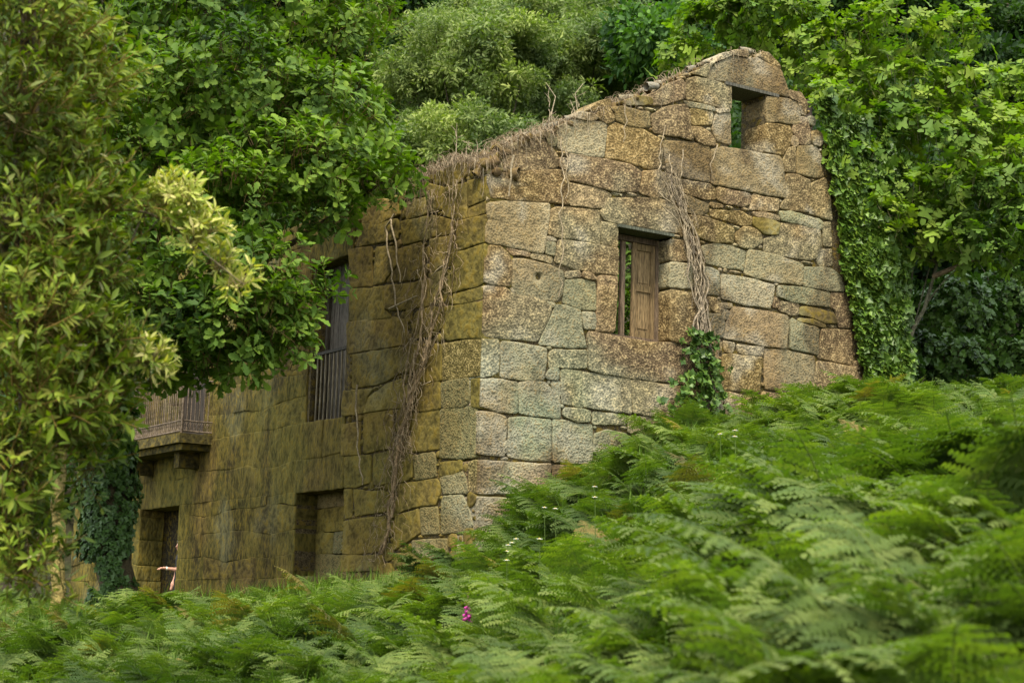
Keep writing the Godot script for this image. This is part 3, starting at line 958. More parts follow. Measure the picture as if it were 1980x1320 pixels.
func front_chips(w) -> void:
	_chip(w, 152, 248, 8.7, 8.7)
	_chip(w, 214, 526, 8.7, 8.7)
	_chip(w, 40, 208, 8.7, 8.7)
	_chip(w, 308, 370, 8.7, 8.7)
	_chip(w, 252, 742, 10.7, 8.7)
	_chip(w, 242, 786, 8.7, 8.7)
	_chip(w, 118, 578, 8.7, 8.7)
	_chip(w, 92, 632, 8.7, 8.7)
	_chip(w, 386, 802, 8.7, 8.7)
	_chip(w, 40, 810, 8.7, 8.7)
	_chip(w, 32, 382, 8.7, 8.7)
	_chip(w, 160, 828, 8.7, 8.7)
	_chip(w, 254, 814, 8.7, 8.7)
	_chip(w, 356, 480, 13.1, 7.3)
	_chip(w, 390, 480, 7.3, 7.3)
	_chip(w, 392, 536, 7.3, 7.3)
	_chip(w, 188, 524, 7.3, 7.3)
	_chip(w, 182, 274, 7.3, 7.3)
	_chip(w, 160, 690, 7.3, 7.3)
	_chip(w, 232, 628, 9.2, 7.3)
	_chip(w, 110, 406, 7.3, 7.3)
	_chip(w, 40, 282, 7.3, 7.3)
	_chip(w, 392, 552, 7.3, 7.3)
	_chip(w, 260, 366, 7.3, 7.3)
	_chip(w, 392, 780, 7.3, 7.3)
	_chip(w, 344, 440, 7.3, 7.3)
	_chip(w, 222, 206, 7.3, 7.3)
	_chip(w, 208, 590, 7.3, 7.3)
	_chip(w, 196, 272, 4.4, 4.4)
	_chip(w, 344, 456, 4.4, 4.4)
	_chip(w, 308, 522, 10.2, 4.4)
	_chip(w, 346, 466, 4.4, 4.4)
	_chip(w, 332, 742, 4.4, 4.4)
	_chip(w, 242, 480, 6.3, 4.4)
	_chip(w, 100, 328, 4.4, 4.4)
	_chip(w, 22, 804, 8.2, 4.4)
	_chip(w, 130, 768, 10.2, 4.4)
	_chip(w, 250, 632, 8.2, 4.4)
	_chip(w, 252, 286, 4.4, 4.4)
	_chip(w, 168, 248, 4.4, 4.4)
	_chip(w, 394, 312, 4.4, 4.4)
	_chip(w, 270, 204, 8.2, 4.4)
	_chip(w, 332, 730, 4.4, 4.4)
	_chip(w, 274, 366, 4.4, 4.4)
	_chip(w, 176, 374, 4.4, 4.4)
	_chip(w, 320, 204, 6.3, 4.4)
	_chip(w, 394, 572, 4.4, 4.4)
	_chip(w, 340, 424, 4.4, 4.4)
	_chip(w, 290, 366, 8.2, 4.4)
	_chip(w, 236, 378, 4.4, 4.4)
	_chip(w, 172, 728, 8.2, 4.4)
	_chip(w, 154, 204, 8.2, 4.4)
	_chip(w, 162, 572, 4.4, 4.4)
	_chip(w, 230, 254, 4.4, 4.4)
	_chip(w, 6, 310, 4.4, 4.4)
	_chip(w, 98, 318, 4.4, 4.4)
	_chip(w, 394, 284, 4.4, 4.4)
	_chip(w, 328, 368, 8.2, 4.4)
	_chip(w, 54, 806, 4.4, 4.4)
	_chip(w, 92, 672, 4.4, 4.4)
	_chip(w, 242, 450, 4.4, 4.4)
	_chip(w, 364, 334, 4.4, 4.4)
	_chip(w, 160, 546, 6.3, 4.4)
	_chip(w, 394, 296, 4.4, 4.4)
	_chip(w, 276, 820, 8.2, 4.4)
	_chip(w, 234, 532, 8.2, 4.4)
	_chip(w, 210, 270, 8.2, 4.4)
	_chip(w, 250, 760, 4.4, 4.4)
	_chip(w, 188, 484, 4.4, 4.4)
	_chip(w, 226, 360, 4.4, 4.4)
	_chip(w, 84, 252, 4.4, 4.4)
	_chip(w, 276, 746, 8.2, 4.4)
	_chip(w, 136, 252, 6.3, 4.4)
	_chip(w, 152, 288, 8.2, 4.4)
	_chip(w, 98, 342, 6.3, 4.4)
	_chip(w, 82, 704, 4.4, 4.4)
	_chip(w, 376, 482, 4.4, 4.4)
	_chip(w, 394, 274, 4.4, 4.4)
	_chip(w, 394, 322, 4.4, 4.4)
	_chip(w, 8, 320, 4.4, 4.4)
	_chip(w, 394, 766, 4.4, 4.4)
	_chip(w, 212, 606, 4.4, 4.4)
	_chip(w, 216, 240, 6.3, 4.4)
	_chip(w, 134, 576, 6.3, 4.4)
	_chip(w, 82, 714, 4.4, 4.4)
	_chip(w, 362, 324, 4.4, 4.4)
	_chip(w, 110, 390, 4.4, 4.4)
	_chip(w, 94, 288, 8.2, 4.4)
	_chip(w, 236, 286, 4.4, 4.4)
	_chip(w, 248, 800, 4.4, 4.4)
	_chip(w, 292, 524, 4.4, 4.4)
	_chip(w, 290, 748, 4.4, 4.4)
	_chip(w, 394, 582, 4.4, 4.4)
	_chip(w, 352, 204, 6.3, 4.4)

# ------------------------------------------------------------------ leaves
# half-outlines from base to tip: [position along, half width]
const OAK := [[0.0, 0.05], [0.16, 0.2], [0.26, 0.42], [0.36, 0.3], [0.5, 0.75], [0.6, 0.5], [0.74, 0.9], [0.83, 0.6], [0.93, 0.5], [1.0, 0.06]]
const LANCE := [[0.0, 0.08], [0.25, 0.8], [0.5, 1.0], [0.78, 0.6], [1.0, 0.03]]
const ROUND := [[0.0, 0.1], [0.3, 0.9], [0.65, 0.9], [1.0, 0.05]]
const IVY := [[0.0, 0.3], [0.12, 0.95], [0.3, 0.72], [0.46, 0.95], [0.62, 0.5], [1.0, 0.02]]
const FIG := [[0.0, 0.22], [0.08, 0.85], [0.22, 0.95], [0.30, 0.34], [0.52, 0.98], [0.66, 0.82], [0.58, 0.26], [0.80, 0.34], [0.93, 0.30], [1.0, 0.03]]

func leaf(mb: MB, at: Vector3, dir: Vector3, face: Vector3, length: float, wide: float, shape: Array, col: Color, fold := 0.25, droop := 0.2) -> void:
	var d := dir.normalized()
	var side := d.cross(face).normalized()
	var up := side.cross(d)
	var start := mb.v.size()
	for s in shape:
		var f: float = s[0]
		var c := at + d * f * length - up * droop * f * f * length
		var hw: float = s[1] * wide
		mb.p(c - side * hw + up * hw * fold, col)
		mb.p(c, col)
		mb.p(c + side * hw + up * hw * fold, col)
	for k in shape.size() - 1:
		var a := start + k * 3
		mb.quad(a, a + 3, a + 4, a + 1)
		mb.quad(a + 1, a + 4, a + 5, a + 2)

func rnd_dir(up := 0.0) -> Vector3:
	var v := Vector3(rg.randfn(), rg.randfn() + up, rg.randfn())
	return v.normalized()

# a rosette or spray of leaves round a short twig that grows along +y
func spray(shape: Array, count: int, length: float, wide: float, twig: float, open: float, tones: Array, twig_col: Color, droop := 0.25) -> ArrayMesh:
	var mb := MB.new()
	mb.tube([Vector3(0, -twig * 0.6, 0), Vector3(0.01, 0, 0.01), Vector3(0, twig, 0)], 0.006, 0.003, 3, twig_col)
	for k in count:
		var f := rg.randf()
		var a := TAU * (k * 0.382 + rg.randf() * 0.12)
		var out := Vector3(cos(a), 0, sin(a))
		var lift := lerpf(open, 1.0, f * 0.8) + rg.randf_range(-0.2, 0.2)
		var dir := (out + Vector3.UP * lift).normalized()
		var face := (Vector3.UP + out * -0.25 + rnd_dir() * 0.45).normalized()
		var tone: Color = tones[rg.randi() % tones.size()]
		tone = tone * rg.randf_range(0.8, 1.2)
		tone.a = 1.0
		var sc := rg.randf_range(0.7, 1.15)
		leaf(mb, Vector3(0, twig * f, 0) + out * 0.01, dir, face, length * sc, wide * sc, shape, tone, rg.randf_range(0.05, 0.4), droop * rg.randf_range(0.3, 1.5))
	return mb.mesh()

# many small leaves in a flat feathery tuft, for far crowns
func tuft(count: int, size: float, leaf_len: float, leaf_wide: float, flat: float, tones: Array, shape := ROUND) -> ArrayMesh:
	var mb := MB.new()
	for k in count:
		var at := rnd_dir() * size * pow(rg.randf(), 0.45)
		at.y *= flat
		var tone: Color = tones[rg.randi() % tones.size()]
		tone = tone * rg.randf_range(0.75, 1.25)
		tone.a = 1.0
		leaf(mb, at, (at.normalized() + rnd_dir(0.2) * 0.8), rnd_dir(1.2), leaf_len * rg.randf_range(0.6, 1.2), leaf_wide * rg.randf_range(0.6, 1.2), shape, tone, 0.2, 0.2)
	return mb.mesh()

func aimed(at: Vector3, up: Vector3, scale_: float) -> Transform3D:
	var y := up.normalized()
	var x := y.cross(rnd_dir()).normalized()
	var z := x.cross(y)
	return Transform3D(Basis(x, y, z) * scale_, at)

# sprays over the outside of many ellipsoids [x, y, z, rx, ry, rz]; per: sprays for each square metre
func crown_spots(lobes: Array, per: float, up_share: float, lo: float, hi: float, deep := 0.3, fuzz := 0.0) -> Array:
	var out := []
	for e in lobes:
		var c := Vector3(e[0], e[1], e[2])
		var r := Vector3(e[3], e[4], e[5])
		var area := 4.0 * PI * pow((pow(r.x * r.y, 1.6) + pow(r.x * r.z, 1.6) + pow(r.y * r.z, 1.6)) / 3.0, 1.0 / 1.6)
		for k in int(area * per):
			var d := rnd_dir(0.25)
			var bump := 1.0 + 0.22 * nz.get_noise_3dv((c + d * r) * 60.0) / 0.5
			var q := d * r * (1.0 - deep * pow(rg.randf(), 2.0)) * bump
			var nrm := (d / r).normalized()
			out.append(aimed(c + q + rnd_dir() * fuzz * rg.randf(), nrm * (1.0 - up_share) + Vector3.UP * up_share + rnd_dir() * 0.35, rg.randf_range(lo, hi)))
	return out

# tone of each spray: the clump's own shade of leaf plus its own variation
func tints(where: Array, a: Color, b: Color, wander: float, freq := 40.0) -> Array:
	var out := []
	for t in where:
		var f := clampf(0.5 + nz.get_noise_3dv(t.origin * freq) * 1.1 + rg.randf_range(-wander, wander), 0.0, 1.0)
		var c := a.lerp(b, f)
		c.a = 1.0
		out.append(c)
	return out

func wobbly(a: Vector3, b: Vector3, cnt: int, amount: float) -> Array:
	var pts := []
	for k in cnt + 1:
		var f := float(k) / cnt
		pts.append(a.lerp(b, f) + rnd_dir() * amount * sin(f * PI))
	return pts

func limb(mb: MB, pts: Array, r0: float, r1: float, col: Color, col2: Color, sides := 7) -> void:
	var c := Curve3D.new()
	for k in pts.size():
		var tan_: Vector3 = (pts[mini(k + 1, pts.size() - 1)] - pts[maxi(k - 1, 0)]) / 6.0
		c.add_point(pts[k], -tan_, tan_)
	c.bake_interval = maxf(0.05, r0 * 1.4)
	var baked := []
	for q in c.get_baked_points():
		baked.append(q + Vector3(nz.get_noise_3d(q.x * 150, q.y * 150, 5.0), 0, nz.get_noise_3d(q.x * 150, q.y * 150, 90.0)) * r0 * 0.5)
	mb.tube(baked, r0, r1, sides, col, col2)

# ------------------------------------------------------------------ bracken
func frond_mesh(length: float, pairs: int, fine: int, sweep: float, tones: Array) -> ArrayMesh:
	var mb := MB.new()
	var stem := 0.42
	var pts := []
	var dirs := []
	var at := Vector3.ZERO
	var n := 22
	var bend0 := rg.randf_range(4.0, 12.0)
	var curl := rg.randf_range(-0.25, 0.25)
	for k in n + 1:
		var f := float(k) / n
		var a := deg_to_rad(lerpf(bend0, sweep, pow(f, 0.9)))
		var d := Vector3(sin(a) * cos(curl * f), cos(a), sin(a) * sin(curl * f))
		pts.append(at)
		dirs.append(d)
		at += d * length / n
	var rib: Color = tones[0] * 1.25
	rib.a = 1.0
	mb.tube(pts, 0.007, 0.002, 4, Color(0.16, 0.17, 0.05), rib)
	for k in pairs:
		var f := lerpf(stem, 0.985, pow(float(k) / (pairs - 1), 0.85))
		var x := f * n
		var i0 := mini(int(x), n - 1)
		var c: Vector3 = pts[i0].lerp(pts[i0 + 1], x - i0)
		var d: Vector3 = dirs[i0]
		var side0 := d.cross(Vector3.UP if absf(d.y) < 0.95 else Vector3.RIGHT).normalized()
		var up := side0.cross(d).normalized()
		var g := (f - stem) / (1.0 - stem)
		var pl := length * (0.34 * (1.0 - g) * (0.75 + 0.25 * g) + 0.10 * (1.0 - g) + 0.015) * rg.randf_range(0.9, 1.08)
		for s in [-1.0, 1.0]:
			var droop := rg.randf_range(0.1, 0.55)
			var pd: Vector3 = (side0 * s + d * 0.38 + up * rg.randf_range(0.0, 0.18)).normalized()
			var m := maxi(3, int(fine * (1.0 - g * 0.75)))
			var tone: Color = tones[rg.randi() % tones.size()] * rg.randf_range(0.85, 1.15)
			tone.a = 1.0
			var prev: Vector3 = c
			for j in m:
				var h := float(j + 1) / (m + 0.4)
				var q := c + pd * pl * h - up * droop * pl * h * h
				var tdir := (q - prev).normalized()
				var across := tdir.cross(up).normalized()
				var ll := pl * 0.21 * (1.0 - 0.8 * h) * (1.0 - g * 0.2) * rg.randf_range(0.8, 1.15) + 0.006
				var lw := pl / m * 0.5
				for s2 in [-1.0, 1.0]:
					var ld: Vector3 = (across * s2 + tdir * rg.randf_range(0.35, 0.7) + up * rg.randf_range(-0.4, 0.1)).normalized()
					var b0 := prev.lerp(q, 0.05)
					var b1 := b0 + tdir * lw * 1.85
					var st := mb.v.size()
					mb.p(b0, tone)
					mb.p(b1, tone)
					mb.p((b0 + b1) * 0.5 + ld * ll * 0.5 + tdir * lw * 0.65, tone)
					mb.p((b0 + b1) * 0.5 + ld * ll, tone)
					mb.p((b0 + b1) * 0.5 + ld * ll * 0.5 - tdir * lw * 0.65, tone)
					if s2 > 0.0:
						mb.quad(st, st + 4, st + 2, st + 1)
						mb.tri(st + 4, st + 3, st + 2)
					else:
						mb.quad(st, st + 1, st + 2, st + 4)
						mb.tri(st + 4, st + 2, st + 3)
				prev = q
	return mb.mesh()

# ------------------------------------------------------------------ a body as one surface: tapered capsules joined smoothly, meshed with surface nets
func body_mesh(bones: Array, lo: Vector3, hi: Vector3, cell: float, blend: float) -> ArrayMesh:
	var nx := int((hi.x - lo.x) / cell) + 1
	var ny := int((hi.y - lo.y) / cell) + 1
	var nzz := int((hi.z - lo.z) / cell) + 1
	var dist := PackedFloat32Array()
	dist.resize(nx * ny * nzz)
	dist.fill(1.0)
	var best := PackedFloat32Array()
	best.resize(nx * ny * nzz)
	best.fill(1.0)
	var owner_ := PackedByteArray()
	owner_.resize(nx * ny * nzz)
	for bi in bones.size():
		var b: Array = bones[bi]
		var a: Vector3 = b[0]
		var e: Vector3 = b[1]
		var ra: float = b[2]
		var rb: float = b[3]
		var pad := maxf(ra, rb) + blend * 1.5 + cell * 2.0
		var l := (a.min(e) - Vector3.ONE * pad - lo) / cell
		var h := (a.max(e) + Vector3.ONE * pad - lo) / cell
		var ab := e - a
		var ab2 := maxf(ab.length_squared(), 1e-9)
		for y in range(maxi(0, int(l.y)), mini(ny - 1, int(h.y) + 1) + 1):
			for z in range(maxi(0, int(l.z)), mini(nzz - 1, int(h.z) + 1) + 1):
				for x in range(maxi(0, int(l.x)), mini(nx - 1, int(h.x) + 1) + 1):
					var p := lo + Vector3(x, y, z) * cell
					var t := clampf((p - a).dot(ab) / ab2, 0.0, 1.0)
					var q := p - a - ab * t
					if b.size() > 5:
						q.z /= b[5]
					var d := q.length() - lerpf(ra, rb, t)
					var id := (y * nzz + z) * nx + x
					var o := dist[id]
					var k := maxf(blend - absf(d - o), 0.0) / blend
					dist[id] = minf(d, o) - k * k * blend * 0.25
					if d < best[id]:
						best[id] = d
						owner_[id] = bi
	var mb := MB.new()
	var at := {}
	var step := [1, nzz * nx, nx]
	for y in ny - 1:
		for z in nzz - 1:
			for x in nx - 1:
				var id := (y * nzz + z) * nx + x
				var inside := 0
				var sum := Vector3.ZERO
				var cnt := 0
				var corner := PackedFloat32Array()
				for k in 8:
					var dd := dist[id + (k & 1) + ((k >> 1) & 1) * step[1] + ((k >> 2) & 1) * step[2]]
					corner.append(dd)
					if dd < 0.0:
						inside += 1
				if inside == 0 or inside == 8:
					continue
				for k in 8:
					for ax in 3:
						var k2: int = k | (1 << ax)
						if k2 == k or (corner[k] < 0.0) == (corner[k2] < 0.0):
							continue
						var f := corner[k] / (corner[k] - corner[k2])
						var p0 := Vector3(k & 1, (k >> 1) & 1, (k >> 2) & 1)
						var p1 := Vector3(k2 & 1, (k2 >> 1) & 1, (k2 >> 2) & 1)
						sum += p0.lerp(p1, f)
						cnt += 1
				at[id] = mb.p(lo + (Vector3(x, y, z) + sum / cnt) * cell, bones[owner_[id]][4])
	for id in at:
		var d0 := dist[id]
		for ax in 3:
			var d1 := dist[id + step[ax]]
			if (d0 < 0.0) == (d1 < 0.0):
				continue
			var s1: int = step[(ax + 1) % 3]
			var s2: int = step[(ax + 2) % 3]
			if at.has(id - s1) and at.has(id - s2) and at.has(id - s1 - s2):
				var q := [at[id], at[id - s1], at[id - s1 - s2], at[id - s2]]
				if d0 < 0.0:
					mb.quad(q[0], q[1], q[2], q[3])
				else:
					mb.quad(q[0], q[3], q[2], q[1])
	return mb.mesh()

# ------------------------------------------------------------------ the ruined house
func build_house() -> Node3D:
	var h := thing("ruined_house", Vector3(-0.43, BASE, -24.5), "roofless granite house with mossy front and tall gable end above the ferns", "house")
	h.rotation_degrees.y = HOUSE_YAW
	var gw := Node3D.new()
	gw.name = "gable_wall"
	h.add_child(gw)
	var w := frame(gw, "gable")
	part("rubble_core", core(w, [[0.06, 0.28, 0.8, 7.95, 8.35], [0.28, 1.2, 0.8, 8.35, 8.85], [1.2, 2.32, 0.8, 8.85, 9.32], [2.32, 3.41, 0.8, 5.93, 5.93], [2.32, 3.41, 7.63, 9.32, 10.0], [3.41, 4.5, 0.8, 10.0, 10.62], [4.5, 5.28, 0.8, 9.21, 9.21], [4.5, 5.28, 10.26, 10.62, 10.75], [5.28, 5.8, 0.8, 10.6, 10.2], [5.8, 6.5, 0.8, 10.15, 9.7], [6.5, 7.4, 0.8, 9.7, 9.4], [7.4, 8.15, 0.8, 9.4, 9.1]], -0.035, -0.62), M.mortar, gw)
	gable_stones(w)
	gable_chips(w)
	stuff(part("packing_stone", w.merged.mesh(), M.faint, gw))
	var fw := Node3D.new()
	fw.name = "front_wall"
	h.add_child(fw)
	w = frame(fw, "front")
	part("rubble_core", core(w, [[0.63, 3.97, 0.8, 8.2, 8.0], [3.97, 5.65, 0.8, 2.3, 2.3], [3.97, 4.11, 3.75, 8.0, 8.0], [4.11, 5.36, 3.75, 4.83, 4.83], [4.11, 5.36, 7.74, 8.2, 8.2], [5.36, 5.65, 3.75, 8.2, 8.2], [5.65, 9.63, 0.8, 8.2, 8.2], [9.63, 10.56, 0.8, 4.98, 4.98], [9.63, 11.52, 7.47, 8.2, 8.2], [10.56, 11.52, 4.0, 4.98, 4.98], [11.52, 12.57, 4.0, 8.2, 8.2], [12.57, 16.3, 0.8, 8.2, 7.6]], -0.022, -0.62), M.mortar, fw)
	front_stones(w)
	front_chips(w)
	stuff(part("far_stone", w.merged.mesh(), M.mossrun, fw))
	# the walls that close the back; only glimpsed through the openings
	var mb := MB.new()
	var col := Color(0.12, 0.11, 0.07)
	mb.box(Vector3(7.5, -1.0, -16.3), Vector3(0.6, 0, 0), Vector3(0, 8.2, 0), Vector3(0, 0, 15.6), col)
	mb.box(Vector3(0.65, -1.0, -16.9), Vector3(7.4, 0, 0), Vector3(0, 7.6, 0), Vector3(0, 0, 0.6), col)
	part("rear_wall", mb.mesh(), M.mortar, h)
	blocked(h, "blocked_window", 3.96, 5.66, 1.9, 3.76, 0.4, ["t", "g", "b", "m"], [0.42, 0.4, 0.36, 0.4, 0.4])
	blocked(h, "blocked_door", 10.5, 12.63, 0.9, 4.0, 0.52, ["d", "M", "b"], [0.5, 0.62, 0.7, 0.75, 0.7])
	gable_window(h)
	front_window(h)
	balcony(h)
	attic_lintel(h)
	return h

func blocked(h: Node3D, called: String, u0: float, u1: float, v0: float, v1: float, depth: float, tones: Array, rows: Array) -> void:
	var p := Node3D.new()
	p.name = called
	h.add_child(p)
	var w := frame(p, "front")
	w.depth = -depth
	w.thick = 0.12
	var mb := MB.new()
	var a := place(w, u1, v0, -0.06)
	mb.box(a + Vector3(0, 0, 0), Vector3(0.1, 0, 0), Vector3(0, v1 - v0, 0), Vector3(0, 0, u1 - u0), Color(0.08, 0.07, 0.045))
	part("rubble_core", mb.mesh(), M.mortar, p)
	var v := v0
	for r in rows:
		var u := u0
		while u < u1 - 0.05:
			var l := rg.randf_range(0.45, 0.95)
			if u1 - u - l < 0.3:
				l = u1 - u
			var j := rg.randf_range(-0.03, 0.03)
			_st(w, tones[rg.randi() % tones.size()], [(u + 0.01) * 100, (v + r - 0.012 + j) * 100, (u + l - 0.012) * 100, (v + r - 0.012 - j) * 100, (u + l - 0.012) * 100, (v + 0.012) * 100, (u + 0.01) * 100, (v + 0.012) * 100])
			u += l
		v += r

func beam(mb: MB, a: Vector3, size: Vector3, col: Color) -> void:
	# a squared timber with its arrises planed off
	var e := minf(minf(absf(size.x), absf(size.y)), absf(size.z)) * 0.12
	mb.box(a + Vector3(e, 0, 0), Vector3(size.x - 2 * e, 0, 0), Vector3(0, size.y, 0), Vector3(0, 0, size.z), col)
	mb.box(a + Vector3(0, 0.001, e), Vector3(size.x, 0, 0), Vector3(0, size.y - 0.002, 0), Vector3(0, 0, size.z - 2 * e), col)

func gable_window(h: Node3D) -> void:
	var wn := Node3D.new()
	wn.name = "gable_window"
	h.add_child(wn)
	var y0 := 5.96 - BASE
	var top := 7.58 - BASE
	var tone := Color(0.22, 0.155, 0.10)
	var z := -0.36
	var fr := MB.new()
	beam(fr, Vector3(2.34, y0, z), Vector3(0.07, top - y0, 0.08), tone)
	beam(fr, Vector3(2.655, y0 + 0.06, z - 0.01), Vector3(0.085, top - y0 - 0.15, 0.06), tone * 1.25)
	beam(fr, Vector3(3.30, y0, z), Vector3(0.08, top - y0, 0.08), tone * 1.1)
	beam(fr, Vector3(2.41, top - 0.09, z + 0.002), Vector3(0.89, 0.085, 0.076), tone * 0.7)
	beam(fr, Vector3(2.41, y0 + 0.005, z + 0.002), Vector3(0.89, 0.06, 0.076), tone)
	part("frame", fr.mesh(), M.wood, wn)
	var sill := MB.new()
	sill.box(Vector3(2.34, top + 0.012, -0.55), Vector3(1.05, 0, 0), Vector3(0, 0.045, 0), Vector3(0, 0, 0.6), Color(0.13, 0.14, 0.10))
	part("lintel_board", sill.mesh(), M.wood, wn)
	# the closed right shutter: stiles, rails and two sunk panels
	var ochre := Color(0.30, 0.205, 0.10)
	var sh := Node3D.new()
	sh.name = "right_shutter"
	wn.add_child(sh)
	var x0 := 2.86
	var x1 := 3.30
	var st := MB.new()
	for x in [x0, x1 - 0.085]:
		beam(st, Vector3(x, y0 + 0.06, z + 0.02), Vector3(0.085, top - y0 - 0.15, 0.04), ochre * 0.95)
	for y in [y0 + 0.065, y0 + 0.78, top - 0.2]:
		beam(st, Vector3(x0 + 0.086, y, z + 0.022), Vector3(x1 - x0 - 0.172, 0.1, 0.036), ochre * 0.9)
	part("stile", st.mesh(), M.wood, sh)
	for y in [[y0 + 0.16, 0.63], [y0 + 0.875, top - 0.2 - y0 - 0.87]]:
		var pn := MB.new()
		var a := Vector3(x0 + 0.08, y[0], z + 0.025)
		var dx := Vector3(x1 - x0 - 0.16, 0, 0)
		var dy := Vector3(0, y[1], 0)
		pn.box(a, dx, dy, Vector3(0, 0, 0.008), ochre)
		pn.box(a + dx * 0.16 + dy * 0.08, dx * 0.68, dy * 0.84, Vector3(0, 0, 0.018), ochre * 1.12)
		part("panel", pn.mesh(), M.wood, sh)
	# the left shutter hangs open, turned away into the room
	var ls := Node3D.new()
	ls.name = "left_shutter"
	wn.add_child(ls)
	ls.position = Vector3(2.42, 0, z + 0.02)
	ls.rotation_degrees.y = 58.0
	var lm := MB.new()
	for x in [0.0, 0.21]:
		beam(lm, Vector3(x, y0 + 0.06, 0), Vector3(0.075, top - y0 - 0.15, 0.035), ochre * 0.9)
	for y in [y0 + 0.065, y0 + 0.78, top - 0.2]:
		beam(lm, Vector3(0.076, y, 0.002), Vector3(0.133, 0.1, 0.031), ochre * 0.85)
	part("stile", lm.mesh(), M.wood, ls)
	var lp := MB.new()
	lp.box(Vector3(0.07, y0 + 0.875, 0.01), Vector3(0.145, 0, 0), Vector3(0, 0.52, 0), Vector3(0, 0, 0.01), ochre)
	part("panel", lp.mesh(), M.wood, ls)

func attic_lintel(h: Node3D) -> void:
	var mb := MB.new()
	mb.box(Vector3(4.42, 10.235 - BASE, -0.56), Vector3(1.12, 0, 0), Vector3(0, 0.05, 0), Vector3(0, 0, 0.57), Color(0.15, 0.145, 0.11))
	part("attic_lintel_board", mb.mesh(), M.wood, h)

func front_window(h: Node3D) -> void:
	var wn := Node3D.new()
	wn.name = "front_window"
	h.add_child(wn)
	var y0 := 4.86 - BASE
	var top := 7.72 - BASE
	var grey := Color(0.17, 0.15, 0.125)
	var u := 4.14
	for k in 7:
		var mb := MB.new()
		var shade := rg.randf_range(0.8, 1.2)
		mb.box(Vector3(0.30 + rg.randf_range(0, 0.012), y0 + 0.02, -u - 0.166), Vector3(0.035, 0, 0), Vector3(0, top - y0 - 0.03, 0), Vector3(0, 0, 0.158), grey * shade)
		part("plank", mb.mesh(), M.wood, wn)
		u += 0.172
	var fr := MB.new()
	beam(fr, Vector3(0.24, y0, -4.20), Vector3(0.06, top - y0, 0.07), grey * 0.9)
	beam(fr, Vector3(0.24, y0, -5.35), Vector3(0.06, top - y0, 0.07), grey * 0.9)
	beam(fr, Vector3(0.242, top - 0.08, -5.28), Vector3(0.056, 0.075, 1.08), grey * 0.8)
	part("frame", fr.mesh(), M.wood, wn)
	var rail := MB.new()
	var pale := Color(0.34, 0.29, 0.20)
	beam(rail, Vector3(0.05, 5.98 - BASE, -5.34), Vector3(0.06, 0.05, 1.21), grey * 0.55)
	part("rail", rail.mesh(), M.wood, wn)
	for k in 8:
		var b := MB.new()
		b.tube([Vector3(0.08, y0 - 0.01, -4.24 - k * 0.143), Vector3(0.08, y0 + 0.5, -4.24 - k * 0.143 + 0.004), Vector3(0.08, 5.99 - BASE, -4.24 - k * 0.143)], 0.02, 0.018, 6, pale)
		part("baluster", b.mesh(), M.wood, wn)

